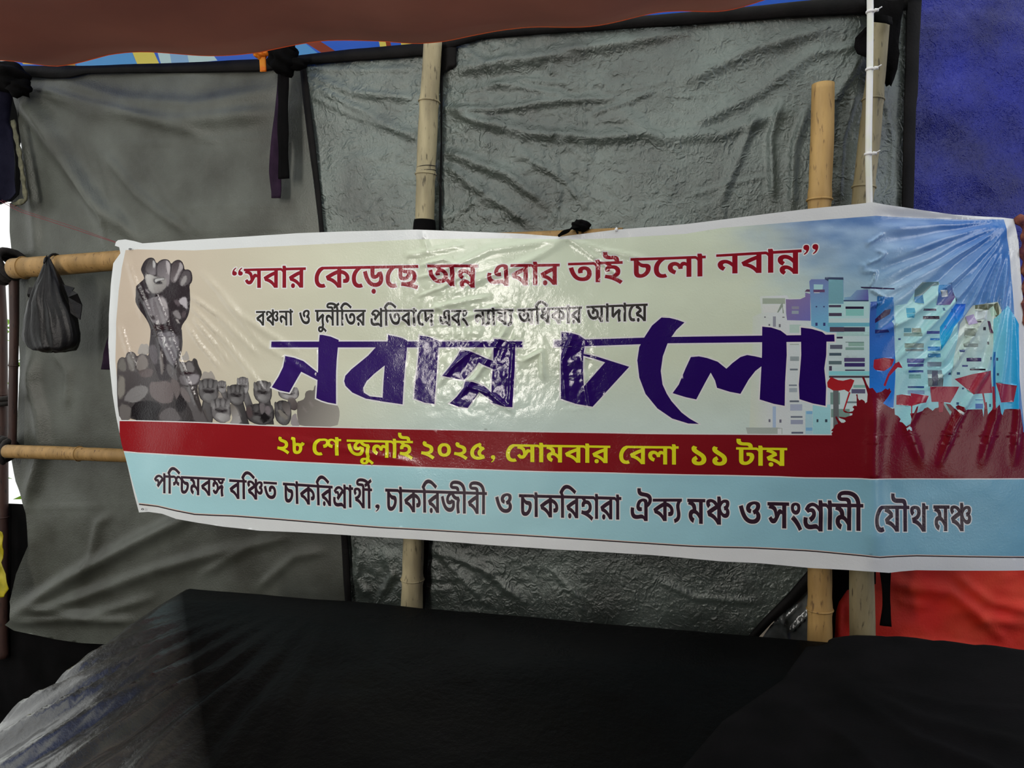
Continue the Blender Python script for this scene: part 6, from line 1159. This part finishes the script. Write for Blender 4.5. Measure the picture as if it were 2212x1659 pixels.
sc2 = sheet('folded_cloth', SC, lambda x, y: flatpt(x, y, TZ + .012), sch, m_blackcloth, spacing=9, nrm=Vector((0, 0, 1)), thick=.004)
tag(sc2, 'matt black cloth lying over the right end of table', 'cloth')
pp = link('paper_scrap', join([blob(flatpt(1876, 1503, TZ+.034), (.008, .003, .006), 2, .25, 3, 91)]), mat('scrap', rgb(120,124,116), rough=.5)); tag(pp, 'tiny pale scrap lying on the black cloth at right', 'scrap')

# yellow bag at the far left edge
yb = sheet('yellow_sheet', [(-40,1120),(4,1150),(6,1190),(2,1215),(12,1240),(20,1272),(8,1290),(-40,1300)], tarpmap(.02), lambda X, Y: .006*fbm(X/20, Y/20, 95, 2), m_yellow, spacing=6, thick=.002)
tag(yb, 'yellow plastic sheet at far left edge below the lower rail', 'plastic sheet')

# ------------------------------------------------------------ overhead: printed canopy cloth and the roof tarpaulin
m_can = mat('brown_canopy_cloth', rgb(112,82,74,.36), rgb(136,102,90,.36), rough=.9, scale=1.6, bump=.1, bscale=300, translucent=.35, spec=.1)
EDGE = [(-80,140),(0,134),(120,133),(160,128),(230,119),(400,112),(560,108),(700,92),(830,84),(900,84),(960,80),(1010,74),(1110,66),(1200,56),(1330,40),(1450,28),(1560,14),(1650,-2),(1760,-20),(1900,-40),(2300,-110)]
V = []; Fc = []; nE = 130; nD = 40
for i in range(nE+1):
    x = -80 + 2380*i/nE; y = float(np.interp(x, [p[0] for p in EDGE], [p[1] for p in EDGE]))
    p0 = depthpt(x, y, 1.38)
    for k in range(nD+1):
        t = k/nD; d = t*3.2
        sag = -.035*math.sin(min(1, t*6)*math.pi)*(1+.5*math.sin(i*.11))
        pleat = .006*math.sin(i*.33 + t*7 + 1.2*math.sin(i*.07)) * math.exp(-t*3)
        V.append(Vector((p0.x*(1+.25*t), p0.y - d, p0.z + .05*t + sag + pleat)))
nV = len(V)
for i in range(nE):
    for k in range(nD):
        a = i*(nD+1)+k; Fc.append((a, a+1, a+nD+2, a+nD+1))
can = link('canopy_cloth', mesh_from(V, Fc), m_can); tag(can, 'reddish brown canopy cloth stretched overhead across the top', 'canopy')
md = can.modifiers.new('t', 'SOLIDIFY'); md.thickness = .002
hm = link('hem', join([tube([V[i*(nD+1)] + Vector((0, .002, .001)) for i in range(nE+1)], [.0035]*(nE+1), 8)]), mat('lit_hem', rgb(190,110,70,.36), rgb(160,90,60,.36), rough=.8, scale=3, translucent=.6), can)  # lit rim put into a paler, warmer hem colour

def roofmap(x, y):               # roof tarpaulin slopes down away from the shelter
    rx, ry, rz = ray(x, y); s = (1.62 - 0) / (rz + .18*ry); return Vector((rx*s, ry*s, CAM_Z + rz*s))
ROOF = [(10,190),(2700,120),(2500,-130),(10,-130)]
def sr(pts, c): return ([orient(pts, 1)], c)
blue_c = rgb(28,86,190,.62); blue_l = rgb(72,140,206,.62); yel = rgb(226,186,84,.62); yeld = rgb(150,120,52,.62); wht = rgb(170,196,222,.62); redt = rgb(120,40,10,.62)
RL = [sr([(30,100),(68,100),(88,148),(50,148)], yel), sr([(80,110),(96,110),(110,150),(88,150)], rgb(14,60,190,.62)), sr([(112,90),(146,90),(164,150),(130,150)], yeld), sr([(150,80),(270,80),(300,150),(166,150)], blue_l), sr([(268,70),(312,70),(348,150),(300,150)], yel),
      sr([(330,80),(420,70),(470,140),(350,150)], wht), sr([(360,80),(395,76),(410,150),(372,150)], rgb(120,160,210,.62)), sr([(600,90),(640,86),(700,130),(640,140)], blue_l), sr([(640,88),(672,84),(730,116),(700,122)], redt),
      sr([(815,70),(832,70),(838,112),(824,112)], yel), sr([(832,80),(842,80),(850,112),(838,112)], redt), sr([(862,70),(892,70),(908,112),(872,112)], yel), sr([(892,70),(904,70),(918,112),(908,112)], redt), sr([(906,70),(920,70),(926,112),(918,112)], wht)]
roof = sheet('roof_tarpaulin', ROOF, roofmap, lambda X, Y: .03*fbm(X/300, Y/120, 97, 2), print_mat('striped_roof_tarpaulin', rough=.5, translucent=.27), spacing=45, layers=RL, base=blue_c, nrm=Vector((0, 0, -1)))
tag(roof, 'blue roof tarpaulin with yellow and red stripes above the wall', 'tarpaulin')

# ------------------------------------------------------------ the rest of the shelter, ground and what grows outside
earth = mat('ground_earth', rgb(52,44,34), rgb(78,66,50), rough=.9, scale=3, bump=.6, bscale=30)
def plane(name, pts, m):
    o = link(name, mesh_from([Vector(p) for p in pts], [tuple(range(len(pts)))]), m, smooth=False); o['kind'] = 'structure'; return o
plane('floor', [(-6,-6,0),(6,-6,0),(6,6,0),(-6,6,0)], earth)
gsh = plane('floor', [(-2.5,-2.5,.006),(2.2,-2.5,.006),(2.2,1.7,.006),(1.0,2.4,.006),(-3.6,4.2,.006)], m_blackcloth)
m_wall = mat('dark_wall_cloth', rgb(44,42,40), rgb(62,58,54), rough=.8, scale=3)
def slab(name, x0, y0, z0, x1, y1, z1, m):
    V = [Vector((x, y, z)) for z in (z0, z1) for y in (y0, y1) for x in (x0, x1)]
    o = link(name, mesh_from(V, [(0,2,3,1), (4,5,7,6), (0,1,5,4), (2,6,7,3), (0,4,6,2), (1,3,7,5)]), m, smooth=False); o['kind'] = 'structure'; return o
slab('wall_back', -2.6, -2.62, 0, 2.6, -2.6, 3.2, m_wall)
bw = mat('blue_side_wall', rgb(20,30,110), rgb(26,44,140), rough=.4, scale=3)
slab('wall_right', 2.3, -2.6, 0, 2.32, .55, 2.9, bw); slab('wall_right', 2.3, 1.2, 0, 2.32, 1.9, 2.9, bw)
slab('wall_left', -2.62, -.62, 0, -2.6, 1.65, 3.2, m_wall); slab('wall_left', -2.62, -2.6, 0, -2.6, -1.5, 3.2, m_wall)
leafm = mat('leaf_green', rgb(70,110,30,.6), rgb(120,160,50,.6), rough=.6, scale=6, translucent=.3)
rs = random.Random(8); V = []; Fc = []
for k in range(420):
    a = rs.uniform(0, 6.28); rr = rs.random()**.5; c = Vector((-4.35+.8*rr*math.cos(a), 5.2+.6*rr*math.sin(a), .05+1.75*rs.random()))
    d = Vector((rs.uniform(-1,1), rs.uniform(-1,1), rs.uniform(-.4,1))).normalized(); e = d.cross(Vector((rs.uniform(-1,1), rs.uniform(-1,1), 1))).normalized()
    L_ = rs.uniform(.07,.13); s = len(V); n_ = d.cross(e)
    V += [c, c+d*L_*.5+e*L_*.25+n_*.008, c+d*L_, c+d*L_*.5-e*L_*.25+n_*.008]; Fc += [(s, s+1, s+2), (s, s+2, s+3)]
bush = empty('bush', (-4.35, 5.2, 0)); tag(bush, 'green bush outside, seen through the bright gap at far left', 'bush')
lf = link('foliage', mesh_from(V, Fc), leafm, bush, smooth=False); lf['kind'] = 'stuff'
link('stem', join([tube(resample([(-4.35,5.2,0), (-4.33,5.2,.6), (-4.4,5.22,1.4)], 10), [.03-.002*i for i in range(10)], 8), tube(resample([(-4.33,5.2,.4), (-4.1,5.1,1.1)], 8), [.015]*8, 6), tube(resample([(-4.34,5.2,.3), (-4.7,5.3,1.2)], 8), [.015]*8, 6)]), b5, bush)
